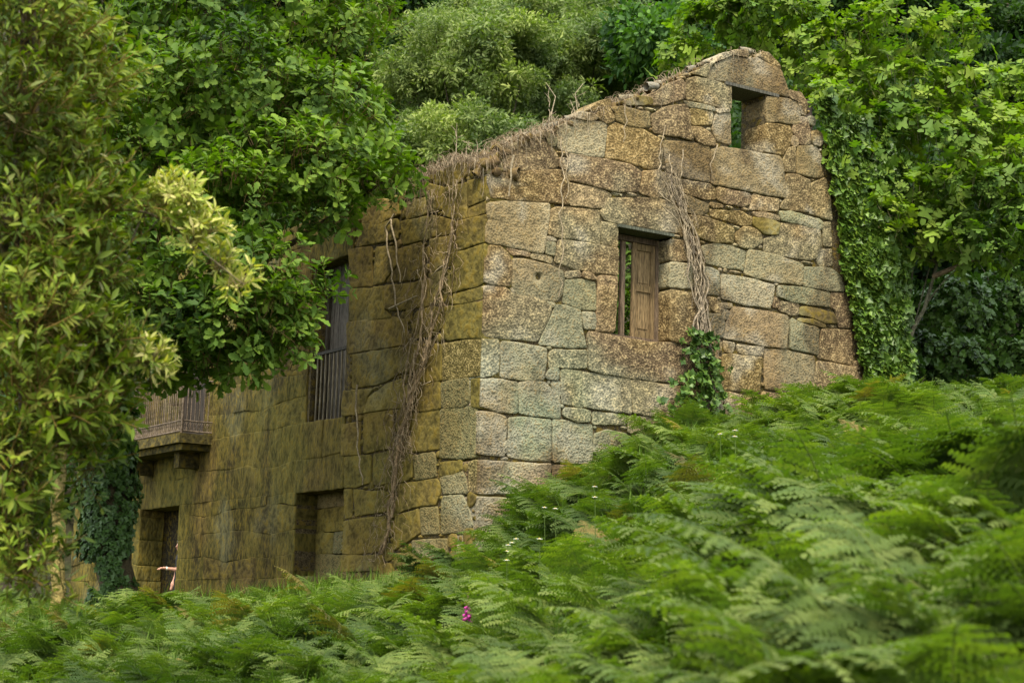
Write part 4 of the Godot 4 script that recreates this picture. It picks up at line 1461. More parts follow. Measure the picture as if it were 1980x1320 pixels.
func balcony(h: Node3D) -> void:
	var bn := Node3D.new()
	bn.name = "balcony"
	h.add_child(bn)
	var u0 := 9.2
	var u1 := 12.7
	var reach := 0.66
	var y := 4.62 - BASE
	var slab := MB.new()
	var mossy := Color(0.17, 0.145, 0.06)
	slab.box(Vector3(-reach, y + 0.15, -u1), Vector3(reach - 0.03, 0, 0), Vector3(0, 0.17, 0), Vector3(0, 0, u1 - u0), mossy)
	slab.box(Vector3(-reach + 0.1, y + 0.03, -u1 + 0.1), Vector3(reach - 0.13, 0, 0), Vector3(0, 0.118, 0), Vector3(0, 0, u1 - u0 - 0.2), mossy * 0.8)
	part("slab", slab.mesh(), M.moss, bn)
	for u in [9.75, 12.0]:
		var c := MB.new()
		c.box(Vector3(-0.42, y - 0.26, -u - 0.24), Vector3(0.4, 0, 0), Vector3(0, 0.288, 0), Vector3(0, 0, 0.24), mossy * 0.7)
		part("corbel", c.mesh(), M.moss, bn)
	var rust := Color(0.27, 0.21, 0.155)
	var fl := y + 0.32
	var top := fl + 1.0
	var corners := [Vector3(-reach + 0.05, fl, -u0 - 0.05), Vector3(-reach + 0.05, fl, -u1 + 0.05)]
	for c in corners:
		var p := MB.new()
		p.tube([c, c + Vector3(0, 1.06, 0)], 0.022, 0.022, 6, rust)
		part("post", p.mesh(), M.vine, bn)
	var runs := [[corners[0], corners[1], 36], [Vector3(-0.02, fl, -u0 - 0.05), corners[0], 7], [corners[1], Vector3(-0.02, fl, -u1 + 0.05), 7]]
	for r in runs:
		var a: Vector3 = r[0]
		var b: Vector3 = r[1]
		for hgt in [[1.0, 0.02], [0.24, 0.014], [0.05, 0.018]]:
			var q := MB.new()
			q.tube([a + Vector3(0, hgt[0], 0), a.lerp(b, 0.5) + Vector3(0, hgt[0] - 0.006, 0), b + Vector3(0, hgt[0], 0)], hgt[1], hgt[1], 6, rust)
			part("rail", q.mesh(), M.vine, bn)
		for k in range(1, r[2]):
			var q := MB.new()
			var e := a.lerp(b, float(k) / r[2]) + Vector3(rg.randf_range(-0.008, 0.008), 0, 0)
			q.tube([e + Vector3(0, 0.05, 0), e + Vector3(0, 1.0, 0)], 0.0085, 0.0085, 4, rust * rg.randf_range(0.8, 1.5))
			part("baluster", q.mesh(), M.vine, bn)
		for k in r[2] * 2:   # the cast strip along the foot
			var q := a.lerp(b, (k + 0.5) / (r[2] * 2.0))
			var dx := (b - a).normalized() * 0.018
			var strip := MB.new()
			strip.tube([q + Vector3(0, 0.07, 0) - dx, q + Vector3(0, 0.15, 0) + dx, q + Vector3(0, 0.23, 0) - dx], 0.006, 0.006, 3, rust * 1.4)
			part("scroll", strip.mesh(), M.vine, bn)
	var door := Node3D.new()
	door.name = "balcony_door"
	h.add_child(door)
	var u := 9.66
	for k in 10:
		var mb := MB.new()
		mb.box(Vector3(0.32 + rg.randf_range(0, 0.02), 4.98 - BASE, -u - 0.182), Vector3(0.04, 0, 0), Vector3(0, 2.46, 0), Vector3(0, 0, 0.175), Color(0.075, 0.062, 0.05) * rg.randf_range(0.8, 1.2))
		part("plank", mb.mesh(), M.wood, door)
		u += 0.186


# ------------------------------------------------------------------ creepers, straw and ivy on the walls
func wall_point(kind: String, u: float, v: float, out: float) -> Vector3:
	var q := Vector3(u, v - BASE, out) if kind == "gable" else Vector3(-out, v - BASE, -u)
	return Vector3(-0.43, BASE, -24.5) + Basis(Vector3.UP, deg_to_rad(HOUSE_YAW)) * q

func creep(kind: String, path: Array, spread: float, out: float, step: float) -> Array:
	var pts := []
	var off := rg.randf_range(-spread, spread)
	var seed_ := rg.randf() * 100.0
	for k in range(0, path.size() - 2, 2):
		var a := Vector2(path[k], path[k + 1])
		var b := Vector2(path[k + 2], path[k + 3])
		var cnt := maxi(1, int(a.distance_to(b) / step))
		for s in cnt:
			var q := a.lerp(b, float(s) / cnt)
			q.x += off + nz.get_noise_2d(q.y * 90.0, seed_ * 37.0) * spread * 1.1 + nz.get_noise_2d(q.y * 300.0, seed_ * 11.0) * 0.10 + nz.get_noise_2d(q.y * 800.0, seed_ * 71.0) * 0.03
			pts.append(wall_point(kind, q.x, q.y, out + 0.035 + 0.05 * absf(nz.get_noise_2d(q.y * 120.0, seed_ * 53.0))))
	return pts

func build_creepers() -> void:
	var brown := Color(0.40, 0.285, 0.165)
	var pale := Color(0.62, 0.50, 0.33)
	var c := thing("dead_creeper", wall_point("front", 2.7, 2.3, 0.1), "tangle of dead brown creeper stems hanging down the mossy front wall near its corner", "creeper")
	var base := c.position
	var shift := func(pts: Array) -> Array: return pts.map(func(q): return q - base)
	var spine := [1.51, 8.06, 1.59, 7.43, 1.67, 6.89, 1.63, 6.33, 1.84, 5.65, 1.98, 4.88, 2.2, 4.27, 2.26, 3.73, 2.42, 3.12, 2.58, 2.54]
	var spine2 := [0.71, 8.06, 0.78, 7.45, 0.88, 6.92, 1.09, 6.33, 1.34, 5.75, 1.65, 5.16, 2.01, 4.49, 2.17, 3.96]
	for k in 5:
		var mb := MB.new()
		var line: Array = shift.call(creep("front", spine if k % 2 == 0 else spine2, 0.16, 0.02, 0.12))
		line.reverse()
		mb.tube(line, rg.randf_range(0.016, 0.032), 0.006, 6, brown * rg.randf_range(0.8, 1.1), brown.lerp(pale, rg.randf_range(0.2, 0.7)))
		part("stem", mb.mesh(), M.vine, c)
	for path in [[2.56, 7.89, 2.8, 7.73, 2.74, 7.38, 2.56, 6.87, 2.36, 6.35, 2.06, 5.87], [2.62, 7.82, 2.53, 7.43, 2.3, 6.99, 2.23, 6.65], [3.51, 5.31, 3.53, 4.94, 3.43, 4.44, 3.34, 4.03, 3.16, 3.62], [2.57, 6.4, 1.98, 6.46, 1.67, 6.49], [0.98, 6.84, 1.24, 6.78, 1.45, 6.66], [-0.82, 8.12, -0.73, 7.69, -0.71, 7.4]]:
		var mb := MB.new()
		mb.tube(shift.call(creep("front", path, 0.0, 0.03, 0.1)), 0.017, 0.01, 5, pale, pale * 0.85)
		part("stem", mb.mesh(), M.vine, c)
	var tangle := MB.new()
	for k in 46:
		var line: Array = spine if rg.randf() < 0.6 else spine2
		var a := rg.randi_range(0, line.size() / 2 - 3) * 2
		var cut := line.slice(a, mini(line.size(), a + 2 * rg.randi_range(2, 5)))
		tangle.tube(shift.call(creep("front", cut, rg.randf_range(0.15, 0.5), rg.randf_range(0.0, 0.07), 0.07)), rg.randf_range(0.004, 0.010), 0.003, 3, brown.lerp(pale, rg.randf()) * rg.randf_range(0.7, 1.1))
	for k in 380:   # short kinked side twigs
		var line: Array = spine if rg.randf() < 0.55 else spine2
		var a := rg.randi_range(0, line.size() / 2 - 2) * 2
		var f := rg.randf()
		var u := lerpf(line[a], line[a + 2], f) + rg.randfn() * 0.24
		var v := lerpf(line[a + 1], line[a + 3], f)
		var an := rg.randf_range(-3.3, 0.5)
		var l := rg.randf_range(0.12, 0.5)
		tangle.tube(shift.call(creep("front", [u, v, u + cos(an) * l * 0.5, v + sin(an) * l * 0.4, u + cos(an + 0.5) * l, v + sin(an + 0.4) * l], 0.02, rg.randf_range(0.0, 0.08), 0.06)), rg.randf_range(0.004, 0.008), 0.002, 3, brown.lerp(pale, rg.randf()) * rg.randf_range(0.7, 1.1))
	stuff(part("twig_tangle", tangle.mesh(), M.vine, c))

	var g := thing("woody_ivy_stem", wall_point("gable", 3.75, 5.0, 0.1), "bare grey ivy stems twisting up beside the shuttered gable window", "creeper")
	base = g.position
	var there := base
	shift = func(pts: Array) -> Array: return pts.map(func(q): return q - there)
	var grey := Color(0.42, 0.34, 0.26)
	var rise := [4.16, 4.94, 4.11, 5.49, 3.94, 6.04, 3.91, 6.52, 3.85, 7, 3.77, 7.39, 3.63, 7.78, 3.5, 8.09, 3.33, 8.39, 3.21, 8.69]
	for k in 6:
		var mb := MB.new()
		mb.tube(shift.call(creep("gable", rise, 0.13, 0.03, 0.09)), rg.randf_range(0.010, 0.024), 0.006, 6, grey * rg.randf_range(0.8, 1.1), pale * 0.9)
		part("stem", mb.mesh(), M.vine, g)
	for path in [[3.07, 8.25, 3.38, 8.03, 3.56, 7.85, 3.69, 7.54], [3.15, 8.03, 3.43, 7.87, 3.61, 7.65], [3.29, 8.87, 3.28, 8.46, 3.38, 8.07], [3.6, 7.78, 3.6, 7.29, 3.59, 7.12], [3.51, 8.99, 3.49, 8.5, 3.54, 8.09], [4.14, 9.19, 4.11, 8.85, 4.11, 8.58], [3.06, 8.59, 3.1, 9.09, 3.18, 9.43], [2.42, 9.49, 2.41, 9.12, 2.38, 8.79], [1.27, 8.76, 1.27, 8.28, 1.27, 7.73, 1.28, 7.11, 1.32, 6.27], [1.33, 8.61, 1.33, 8.22, 1.33, 7.74]]:
		var mb := MB.new()
		mb.tube(shift.call(creep("gable", path, 0.01, 0.02, 0.1)), 0.011, 0.006, 5, pale, pale * 0.9)
		part("stem", mb.mesh(), M.vine, g)
	tangle = MB.new()
	for k in 60:
		var a := rg.randi_range(0, rise.size() / 2 - 3) * 2
		tangle.tube(shift.call(creep("gable", rise.slice(a, mini(rise.size(), a + 2 * rg.randi_range(2, 4))), rg.randf_range(0.08, 0.22), rg.randf_range(0.0, 0.06), 0.08)), rg.randf_range(0.004, 0.01), 0.003, 3, grey.lerp(pale, rg.randf()) * rg.randf_range(0.7, 1.1))
	stuff(part("twig_tangle", tangle.mesh(), M.vine, g))

func build_wall_top() -> void:
	var o := thing("dry_creeper_mat", wall_point("gable", 0.6, 8.4, -0.2), "mat of dry straw coloured roots and creepers along the broken wall top", "dry creeper")
	var base := o.position
	var pale := Color(0.66, 0.54, 0.37)
	var mb := MB.new()
	var front := [[2.45, 8.2], [2.1, 8.28], [1.6, 8.4], [0.9, 8.38], [0.3, 8.3], [0.0, 8.15]]
	var gab := [[0.0, 8.15], [0.3, 8.5], [0.7, 8.72], [1.1, 8.86], [1.25, 9.02], [1.95, 9.32], [2.7, 9.76], [3.65, 10.3], [4.4, 10.72], [4.9, 10.9], [5.3, 10.88]]
	var thick := [1.0, 1.0, 1.0, 0.9, 0.7, 0.45, 0.35, 0.3, 0.35, 0.3]
	for pass_ in 2:
		var line: Array = front if pass_ == 0 else gab
		var kind := "front" if pass_ == 0 else "gable"
		for k in line.size() - 1:
			var share: float = 1.2 if pass_ == 0 else thick[k]
			var len_ := Vector2(line[k][0], line[k][1]).distance_to(Vector2(line[k + 1][0], line[k + 1][1]))
			for s in int(len_ * 330.0 * share):
				var f := rg.randf()
				var u: float = lerpf(line[k][0], line[k + 1][0], f)
				var v: float = lerpf(line[k][1], line[k + 1][1], f) + rg.randf_range(-0.06, 0.05) * share
				var out := rg.randf_range(-0.5, 0.07)
				if pass_ == 1 and k > 2 and nz.get_noise_2d(u * 130.0, v * 130.0) < 0.02:
					continue
				var a := wall_point(kind, u, v, out) - base
				var d := rnd_dir(0.1)
				d.y *= 0.55
				var l := rg.randf_range(0.08, 0.30) * (0.6 + share * 0.5)
				var pts := [a, a + d * l * 0.4 + Vector3(0, 0.06 * l / 0.2, 0), a + d * l * 0.8 + Vector3(0, 0.03, 0), a + d * l * 1.1 + Vector3(0, -0.07, 0)]
				var cc := pale.lerp(Color(0.36, 0.25, 0.15), rg.randf()) * rg.randf_range(0.8, 1.15)
				mb.tube(pts, rg.randf_range(0.003, 0.0065), 0.002, 3, cc)
			for s in int(len_ * (22.0 if pass_ == 0 else 12.0) * share):   # roots hanging over the face
				var f := rg.randf()
				var u: float = lerpf(line[k][0], line[k + 1][0], f)
				var v: float = lerpf(line[k][1], line[k + 1][1], f)
				var l := rg.randf_range(0.1, 0.55)
				var pts := []
				for q in 6:
					pts.append(wall_point(kind, u + 0.05 * nz.get_noise_2d(s * 40.0, q * 25.0), v + 0.03 - l * q / 5.0, 0.03 + 0.02 * sin(q * 1.3)) - base)
				mb.tube(pts, rg.randf_range(0.003, 0.008), 0.002, 3, pale.lerp(Color(0.25, 0.18, 0.11), rg.randf()))
	stuff(part("root_mat", mb.mesh(), M.vine, o))
	# loose stones left lying on the wall head
	for k in 26:
		var f := rg.randf_range(0.12, 0.98)
		var x := f * (gab.size() - 1)
		var i0 := int(x)
		var u: float = lerpf(gab[i0][0], gab[i0 + 1][0], x - i0)
		var v: float = lerpf(gab[i0][1], gab[i0 + 1][1], x - i0)
		var sm := MB.new()
		var c := wall_point("gable", u, v + 0.01, rg.randf_range(-0.4, -0.02)) - base
		var d := Vector3(rg.randf_range(0.5, 1.0), rg.randf_range(-0.1, 0.5), rg.randf_range(-0.6, 0.3)).normalized()
		var r := rg.randf_range(0.035, 0.075)
		sm.tube([c - d * r * 1.7, c - d * r * 1.3, c + rnd_dir() * r * 0.2, c + d * r * 1.2, c + d * r * 1.6], r, r * 0.7, 6, Color(0.38, 0.33, 0.22).lerp(Color(0.5, 0.47, 0.38), rg.randf()))
		part("loose_stone", sm.mesh(), M.pale, o)
	# a sod of soil and moss under the mat, thick towards the corner
	var sod := MB.new()
	for pass_ in 2:
		var line: Array = front if pass_ == 0 else gab
		var kind := "front" if pass_ == 0 else "gable"
		for k in line.size() - 1:
			for s in 12:
				var f := (s + rg.randf()) / 12.0
				var r := rg.randf_range(0.05, 0.11) * (1.0 if pass_ == 0 or k < 3 else 0.6)
				var a := wall_point(kind, lerpf(line[k][0], line[k + 1][0], f), lerpf(line[k][1], line[k + 1][1], f) - 0.06, rg.randf_range(-0.45, -0.03)) - base
				var b := a + rnd_dir() * r
				sod.tube([a - (b - a) * 0.9, a - (b - a) * 0.5, a, b, b + (b - a) * 0.4], r, r * 0.6, 7, Color(0.22, 0.16, 0.07).lerp(Color(0.30, 0.20, 0.11), rg.randf()))
	stuff(part("sod", sod.mesh(), M.moss, o))
	var stalks := [1.15, 8.93, 0.75, 1.09, 8.9, 0.42, 1.2, 8.9, 0.3, 1.57, 9.07, 0.72, 1.52, 9.04, 0.4, 1.7, 9.17, 0.25, 1.08, 8.86, 0.3, 0.43, 8.54, 0.3, 0.37, 8.48, 0.2]
	for k in range(0, stalks.size(), 3):
		_stalk(o, wall_point("gable", stalks[k], stalks[k + 1] - 0.05, -0.05) - base, stalks[k + 2], pale)
	for s in [[1.05, 0.62], [0.75, 0.35], [1.3, 0.25], [0.45, 0.3], [1.55, 0.3], [0.25, 0.22], [1.9, 0.2], [0.6, 0.18], [1.15, 0.2]]:
		_stalk(o, wall_point("front", s[0], 8.34, -0.1) - base, s[1], pale)

func _stalk(o: Node3D, a: Vector3, tall: float, col: Color) -> void:
	var mb := MB.new()
	var sway := rnd_dir() * 0.16 * tall
	var pts := [a, a + Vector3(0, tall * 0.35, 0) + sway * 0.2, a + Vector3(0, tall * 0.7, 0) - sway * 0.25, a + Vector3(0, tall, 0) + sway]
	mb.tube(pts, 0.012, 0.004, 4, col * 0.85, col)
	if tall > 0.3:
		for k in 2:
			var f := rg.randf_range(0.45, 0.8)
			var q: Vector3 = a.lerp(pts[3], f)
			mb.tube([q, q + Vector3(rg.randf_range(-0.08, 0.08), tall * 0.16, 0.02), q + Vector3(rg.randf_range(-0.14, 0.14), tall * 0.28, 0.03)], 0.006, 0.003, 3, col)
	part("dead_stalk", mb.mesh(), M.vine, o)

func build_wall_ivy() -> void:
	var o := thing("ivy", wall_point("gable", 7.9, 5.0, 0.1), "dense green ivy covering the right edge of the gable wall", "ivy")
	var base := o.position
	var leaves := spray(IVY, 5, 0.095, 0.056, 0.05, 0.3, [Color(0.09, 0.155, 0.025), Color(0.06, 0.115, 0.022), Color(0.135, 0.205, 0.038)], Color(0.15, 0.11, 0.06), 0.3)
	var where := []
	var out_dir := Basis(Vector3.UP, deg_to_rad(HOUSE_YAW)) * Vector3(0, 0, 1)
	for k in 6500:
		var v := rg.randf_range(4.6, 10.4)
		var edge := along(v, [4.6, 5.74, 6.15, 7.1, 7.5, 8.6, 9.6, 10.2, 10.6], [7.3, 7.42, 7.26, 7.02, 6.9, 6.72, 6.55, 6.25, 6.1])
		edge += 0.12 * nz.get_noise_1d(v * 130.0)
		var u := edge + (8.2 - edge) * pow(rg.randf(), 0.9) + rg.randfn() * 0.03
		if v > 11.0 - 0.62 * (u - 5.4) + 0.5 * nz.get_noise_2d(u * 160.0, v * 90.0):
			continue
		var deep := 0.05 + 0.22 * smoothstep(0.0, 0.5, u - edge) * (0.5 + nz.get_noise_2d(u * 110.0, v * 110.0)) + rg.randf() * 0.06
		var q := wall_point("gable", u, v, deep)
		where.append(aimed(q - base, out_dir + Vector3(0, 0.25, 0) + rnd_dir() * 0.4, rg.randf_range(0.6, 1.4)))
	scatter("foliage", leaves, M.ivy, where, tints(where, Color(0.6, 0.66, 0.5), Color(1.35, 1.3, 0.85), 0.4), o)
	var mb := MB.new()
	mb.tube([wall_point("gable", 8.12, 4.5, 0.12) - base, wall_point("gable", 8.16, 6.0, 0.14) - base, wall_point("gable", 8.1, 7.4, 0.12) - base], 0.05, 0.02, 6, Color(0.42, 0.37, 0.30))
	part("stem", mb.mesh(), M.vine, o)
	# small ivy plant climbing below the gable window
	var p := thing("young_ivy", wall_point("gable", 3.8, 4.6, 0.1), "small ivy plant climbing the foot of the gable under the bare stems", "ivy")
	base = p.position
	where = []
	for k in 230:
		var v := 4.4 + 1.7 * pow(rg.randf(), 1.7)
		var q := wall_point("gable", 3.85 + rg.randfn() * (0.34 - 0.12 * (v - 4.4)), v, 0.06 + rg.randf() * 0.16)
		where.append(aimed(q - base, out_dir + Vector3(0, 0.3, 0) + rnd_dir() * 0.5, rg.randf_range(0.7, 1.2)))
	scatter("foliage", leaves, M.ivy, where, tints(where, Color(0.45, 0.55, 0.6), Color(0.95, 1.0, 0.8), 0.35), p)

# ------------------------------------------------------------------ trees
const PX := [[1.51, -60, 24.18, -0.04], [2.29, -59, 23.45, -0.08], [2.96, -60, 24.42, 0.07], [3.57, -61, 24.42, -0.2], [17.44, -62, 25.82, -0.15], [18.21, -63, 26.64, -0.08], [4.39, -61, 25.04, 0.01], [0.89, -62, 26.11, -0.26]]
func tree(called: String, label: String, group: String, foot: Vector3, lobes: Array, leaves: Array, mat: Material, per: float, lo: float, hi: float, ca: Color, cb: Color, trunk: Array, r0: float, bark: Color, up_share := 0.45, deep := 0.3) -> Node3D:
	var o := thing(called, foot, label, "tree", group)
	if trunk.size():
		var mb := MB.new()
		limb(mb, trunk.map(func(q): return q - foot), r0, r0 * 0.35, bark, bark * 1.1, 9)
		part("trunk", mb.mesh(), M.bark, o)
		for e in lobes:
			if rg.randf() < 0.4 and not (called == "oak_tree" and e[2] > -24.3):
				var c := Vector3(e[0], e[1], e[2])
				var from: Vector3 = trunk[mini(trunk.size() - 1, 1 + rg.randi() % maxi(1, trunk.size() - 1))]
				var lm := MB.new()
				limb(lm, [from - foot, from.lerp(c, 0.5) - foot + Vector3(0, -0.15, 0) + rnd_dir() * 0.2, c - foot], r0 * 0.33, r0 * 0.06, bark, bark, 6)
				part("limb", lm.mesh(), M.bark, o)
	for k in leaves.size():
		var where := crown_spots(lobes, per / leaves.size(), up_share, lo, hi, deep, 0.5 if called == "feathery_tree" else 0.12)
		for j in where.size():
			where[j].origin -= foot
		scatter("crown", leaves[k], mat, where, tints(where, ca, cb, 0.3), o)
	return o

func on_ground(x: float, z: float, sink := 0.1) -> Vector3:
	return Vector3(x, ground_at(x, z) - sink, z)

func build_trees() -> void:
	# --- oak leaning over the front wall
	var oak := []
	var oak_tones := [Color(0.095, 0.165, 0.03), Color(0.12, 0.195, 0.036), Color(0.07, 0.13, 0.028)]
	for k in 6:
		oak.append(spray(OAK, [13, 9, 16, 11, 7, 14][k], [0.155, 0.17, 0.13, 0.145, 0.18, 0.12][k], [0.044, 0.05, 0.036, 0.044, 0.055, 0.036][k], [0.17, 0.26, 0.14, 0.3, 0.2, 0.34][k], 0.35, oak_tones, Color(0.12, 0.09, 0.05)))
	var lobes := [[-5.4, 10.53, -26, 1.3, 0.76, 1.3], [-3.71, 11.1, -27, 1.19, 0.64, 1.2], [-5.23, 8.69, -24.5, 1.01, 0.79, 1.2], [-4.03, 9.13, -24.8, 1.02, 0.8, 1.2], [-2.76, 8.87, -25, 0.88, 0.66, 1], [-2.16, 8.26, -25, 0.55, 0.44, 0.7], [-3.19, 7.78, -24, 0.99, 0.56, 1], [-4.09, 7.18, -23.5, 0.97, 0.62, 1.1], [-2.73, 7.19, -24, 0.53, 0.35, 0.6], [-4.76, 6.3, -23.2, 0.75, 0.55, 0.9], [-3.61, 6.08, -23, 0.74, 0.47, 0.9], [-4.05, 5.44, -23, 0.81, 0.41, 0.9], [-3.22, 5.27, -23.3, 0.38, 0.21, 0.5], [-4.99, 5.59, -23.2, 0.55, 0.48, 0.8], [-6.85, 10.83, -27, 0.95, 0.87, 1.2], [-6.13, 7.6, -25.5, 0.82, 0.82, 1], [-2.86, 10.61, -27, 0.56, 0.48, 0.8], [-2.48, 11.59, -28, 0.41, 0.33, 0.7], [-2.99, 5.79, -23.2, 0.31, 0.2, 0.4], [-2.27, 7.69, -24.3, 0.5, 0.29, 0.5], [-1.93, 7.89, -24.6, 0.36, 0.22, 0.4], [-3.51, 5.53, -23, 0.74, 0.41, 0.8], [-3.75, 5.03, -23, 0.54, 0.27, 0.6], [-4.55, 5.11, -23.2, 0.75, 0.41, 0.7], [-4.76, 4.84, -23.3, 0.41, 0.18, 0.4], [-5.5, 6.52, -24, 0.85, 0.64, 0.9], [-5.75, 8.12, -25, 0.88, 0.74, 1], [-4.64, 8.44, -25.5, 1.12, 0.9, 1], [-3.49, 9.02, -26, 0.99, 0.84, 1], [-6.14, 5.71, -24.5, 0.86, 0.65, 0.8], [-6.21, 4.64, -24.8, 0.47, 0.4, 0.6], [-3.8, 4.91, -22.9, 0.47, 0.19, 0.5], [-5.07, 5.06, -23.4, 0.55, 0.34, 0.6], [-2.68, 6.05, -23.4, 0.34, 0.17, 0.3], [-2.96, 5.02, -23.2, 0.27, 0.12, 0.3]]
	var foot := Vector3(-5.9, 1.73, -27)
	foot.y = ground_at(foot.x, foot.z) - 0.2
	var o := tree("oak_tree", "large oak tree leaning over the mossy front wall on the left", "", foot, lobes, oak, M.oak, 19.0, 0.7, 1.3, Color(0.5, 0.58, 0.6), Color(1.6, 1.45, 0.95), [foot, Vector3(-5.98, 3.1, -27), Vector3(-6.13, 4.05, -27), Vector3(-6.62, 5.53, -26.8), Vector3(-6.18, 7.67, -26.8), Vector3(-5.23, 9.37, -26.8), Vector3(-4.66, 10.83, -26.8)], 0.3, Color(0.13, 0.105, 0.06))
	var iv := []
	for k in 2600:
		var f := rg.randf()
		var a := rg.randf() * TAU
		var c: Vector3 = foot.lerp(Vector3(-6.13, 4.05, -27), f * 1.05) - foot
		iv.append(aimed(c + Vector3(cos(a), 0, sin(a)) * (0.27 + rg.randf() * (0.1 + 0.22 * maxf(0.0, nz.get_noise_3d(c.x * 80.0 + cos(a) * 30.0, c.y * 60.0, sin(a) * 30.0)))), Vector3(cos(a), 0.3, sin(a)), rg.randf_range(0.7, 1.1)))
	var ivy_leaf := spray(IVY, 6, 0.07, 0.04, 0.05, 0.3, [Color(0.035, 0.075, 0.02), Color(0.05, 0.10, 0.025)], Color(0.12, 0.09, 0.05))
	iv = iv.filter(func(t): return nz.get_noise_3dv(t.origin * 45.0) > -0.05 + 0.35 * (0.9 - t.origin.y * 0.45))
	scatter("ivy_sleeve", ivy_leaf, M.ivy, iv, tints(iv, Color(0.6, 0.65, 0.6), Color(1.1, 1.1, 0.9), 0.3), o)

	# --- near laurel on the left edge
	var lau := []
	var lt := [Color(0.115, 0.165, 0.03), Color(0.085, 0.13, 0.027), Color(0.165, 0.21, 0.045), Color(0.115, 0.125, 0.038)]
	for k in 5:
		lau.append(spray(LANCE, [14, 18, 10, 16, 8][k], [0.088, 0.075, 0.105, 0.082, 0.11][k], [0.0125, 0.011, 0.015, 0.012, 0.016][k], [0.15, 0.24, 0.12, 0.3, 0.2][k], 0.5, lt, Color(0.17, 0.12, 0.06), 0.15))
	lobes = [[-3.77, 6.03, -13, 0.42, 0.34, 0.45], [-3.53, 5.73, -13.4, 0.34, 0.34, 0.4], [-3.69, 5.25, -12.6, 0.33, 0.33, 0.4], [-3.5, 4.93, -13, 0.4, 0.33, 0.4], [-3.17, 4.68, -13, 0.21, 0.15, 0.25], [-2.86, 4.74, -13.3, 0.19, 0.08, 0.14], [-3.55, 4.4, -12.6, 0.35, 0.33, 0.4], [-3.29, 4.18, -13, 0.34, 0.29, 0.35], [-3.47, 3.69, -12.5, 0.35, 0.33, 0.4], [-3.19, 3.59, -13, 0.33, 0.23, 0.35], [-2.91, 3.52, -13, 0.19, 0.11, 0.2], [-3.42, 3.14, -12.6, 0.37, 0.28, 0.4], [-3.16, 3.12, -13, 0.27, 0.21, 0.3], [-3.57, 2.65, -12.6, 0.24, 0.24, 0.35], [-3.37, 2.86, -13, 0.21, 0.11, 0.22], [-3.54, 2.24, -12.6, 0.22, 0.22, 0.3], [-3.38, 1.93, -12.5, 0.22, 0.12, 0.3], [-3.18, 2.71, -13.2, 0.12, 0.06, 0.15]]
	var lf := Vector3(-3.83, 1.4, -12.8)
	lf.y = ground_at(lf.x, lf.z) - 0.2
	var l := tree("laurel_tree", "tall narrow leaved bush with olive foliage filling the left edge", "", lf, lobes, lau, M.laurel, 100.0, 0.65, 1.25, Color(0.38, 0.44, 0.36), Color(1.55, 1.5, 0.8), [lf, Vector3(-3.92, 2.66, -12.9), Vector3(-3.88, 3.84, -13), Vector3(-3.82, 5.04, -13), Vector3(-3.81, 6.53, -13)], 0.09, Color(0.16, 0.13, 0.08), 0.35, 0.55)
	var sprigs := [[-2.66, 4.83, -13.4, 0.17, 0.14, 0.12], [-2.44, 4.61, -13.4, 0.11, 0.06, 0.08], [-2.32, 4.35, -13.5, 0.09, 0.05, 0.06], [-2.16, 4.21, -13.5, 0.1, 0.04, 0.05], [-2.54, 4.49, -13.4, 0.09, 0.06, 0.08], [-2.72, 3.52, -13, 0.1, 0.08, 0.1]]
	var pale := spray(LANCE, 12, 0.10, 0.013, 0.14, 0.7, [Color(0.38, 0.40, 0.12), Color(0.52, 0.49, 0.22), Color(0.30, 0.36, 0.08)], Color(0.25, 0.2, 0.1), 0.1)
	var where := crown_spots(sprigs, 240.0, 0.3, 0.7, 1.1, 0.6)
	for j in where.size():
		where[j].origin -= lf
	scatter("young_sprays", pale, M.laurel, where, tints(where, Color(0.75, 0.75, 0.75), Color(1.3, 1.25, 1.1), 0.3), l)
	var bm := MB.new()
	limb(bm, [Vector3(-3.67, 4.56, -13) - lf, Vector3(-2.97, 4.69, -13.2) - lf, Vector3(-2.68, 4.61, -13.35) - lf, Vector3(-2.39, 4.39, -13.4) - lf, Vector3(-2.11, 4.19, -13.5) - lf], 0.016, 0.005, Color(0.2, 0.15, 0.09), Color(0.36, 0.30, 0.17), 5)
	part("limb", bm.mesh(), M.bark, l)
	var big := [single(LANCE, 0.12, 0.017, Color(0.17, 0.20, 0.06)), single(LANCE, 0.11, 0.016, Color(0.30, 0.29, 0.13)), single(LANCE, 0.12, 0.018, Color(0.10, 0.15, 0.04))]
	var spots := crown_spots(lobes.map(func(e): return [e[0], e[1], e[2], e[3] * 1.08, e[4] * 1.08, e[5] * 1.1]), 10.0, 0.2, 0.8, 1.2, 0.05)
	for j in mini(240, spots.size()):
		var t: Transform3D = spots[(j * 7) % spots.size()]
		t.origin -= lf
		part("leaf", big[j % 3], M.laurel, l).transform = t

	# --- fig behind the gable and along the right
	var fig := []
	var ft := [Color(0.16, 0.25, 0.042), Color(0.125, 0.21, 0.036), Color(0.205, 0.29, 0.055)]
	for k in 5:
		fig.append(spray(FIG, [6, 4, 8, 5, 7][k], [0.19, 0.23, 0.15, 0.21, 0.17][k], [0.085, 0.105, 0.065, 0.09, 0.075][k], [0.14, 0.22, 0.12, 0.3, 0.2][k], 0.35, ft, Color(0.22, 0.2, 0.13), 0.35))
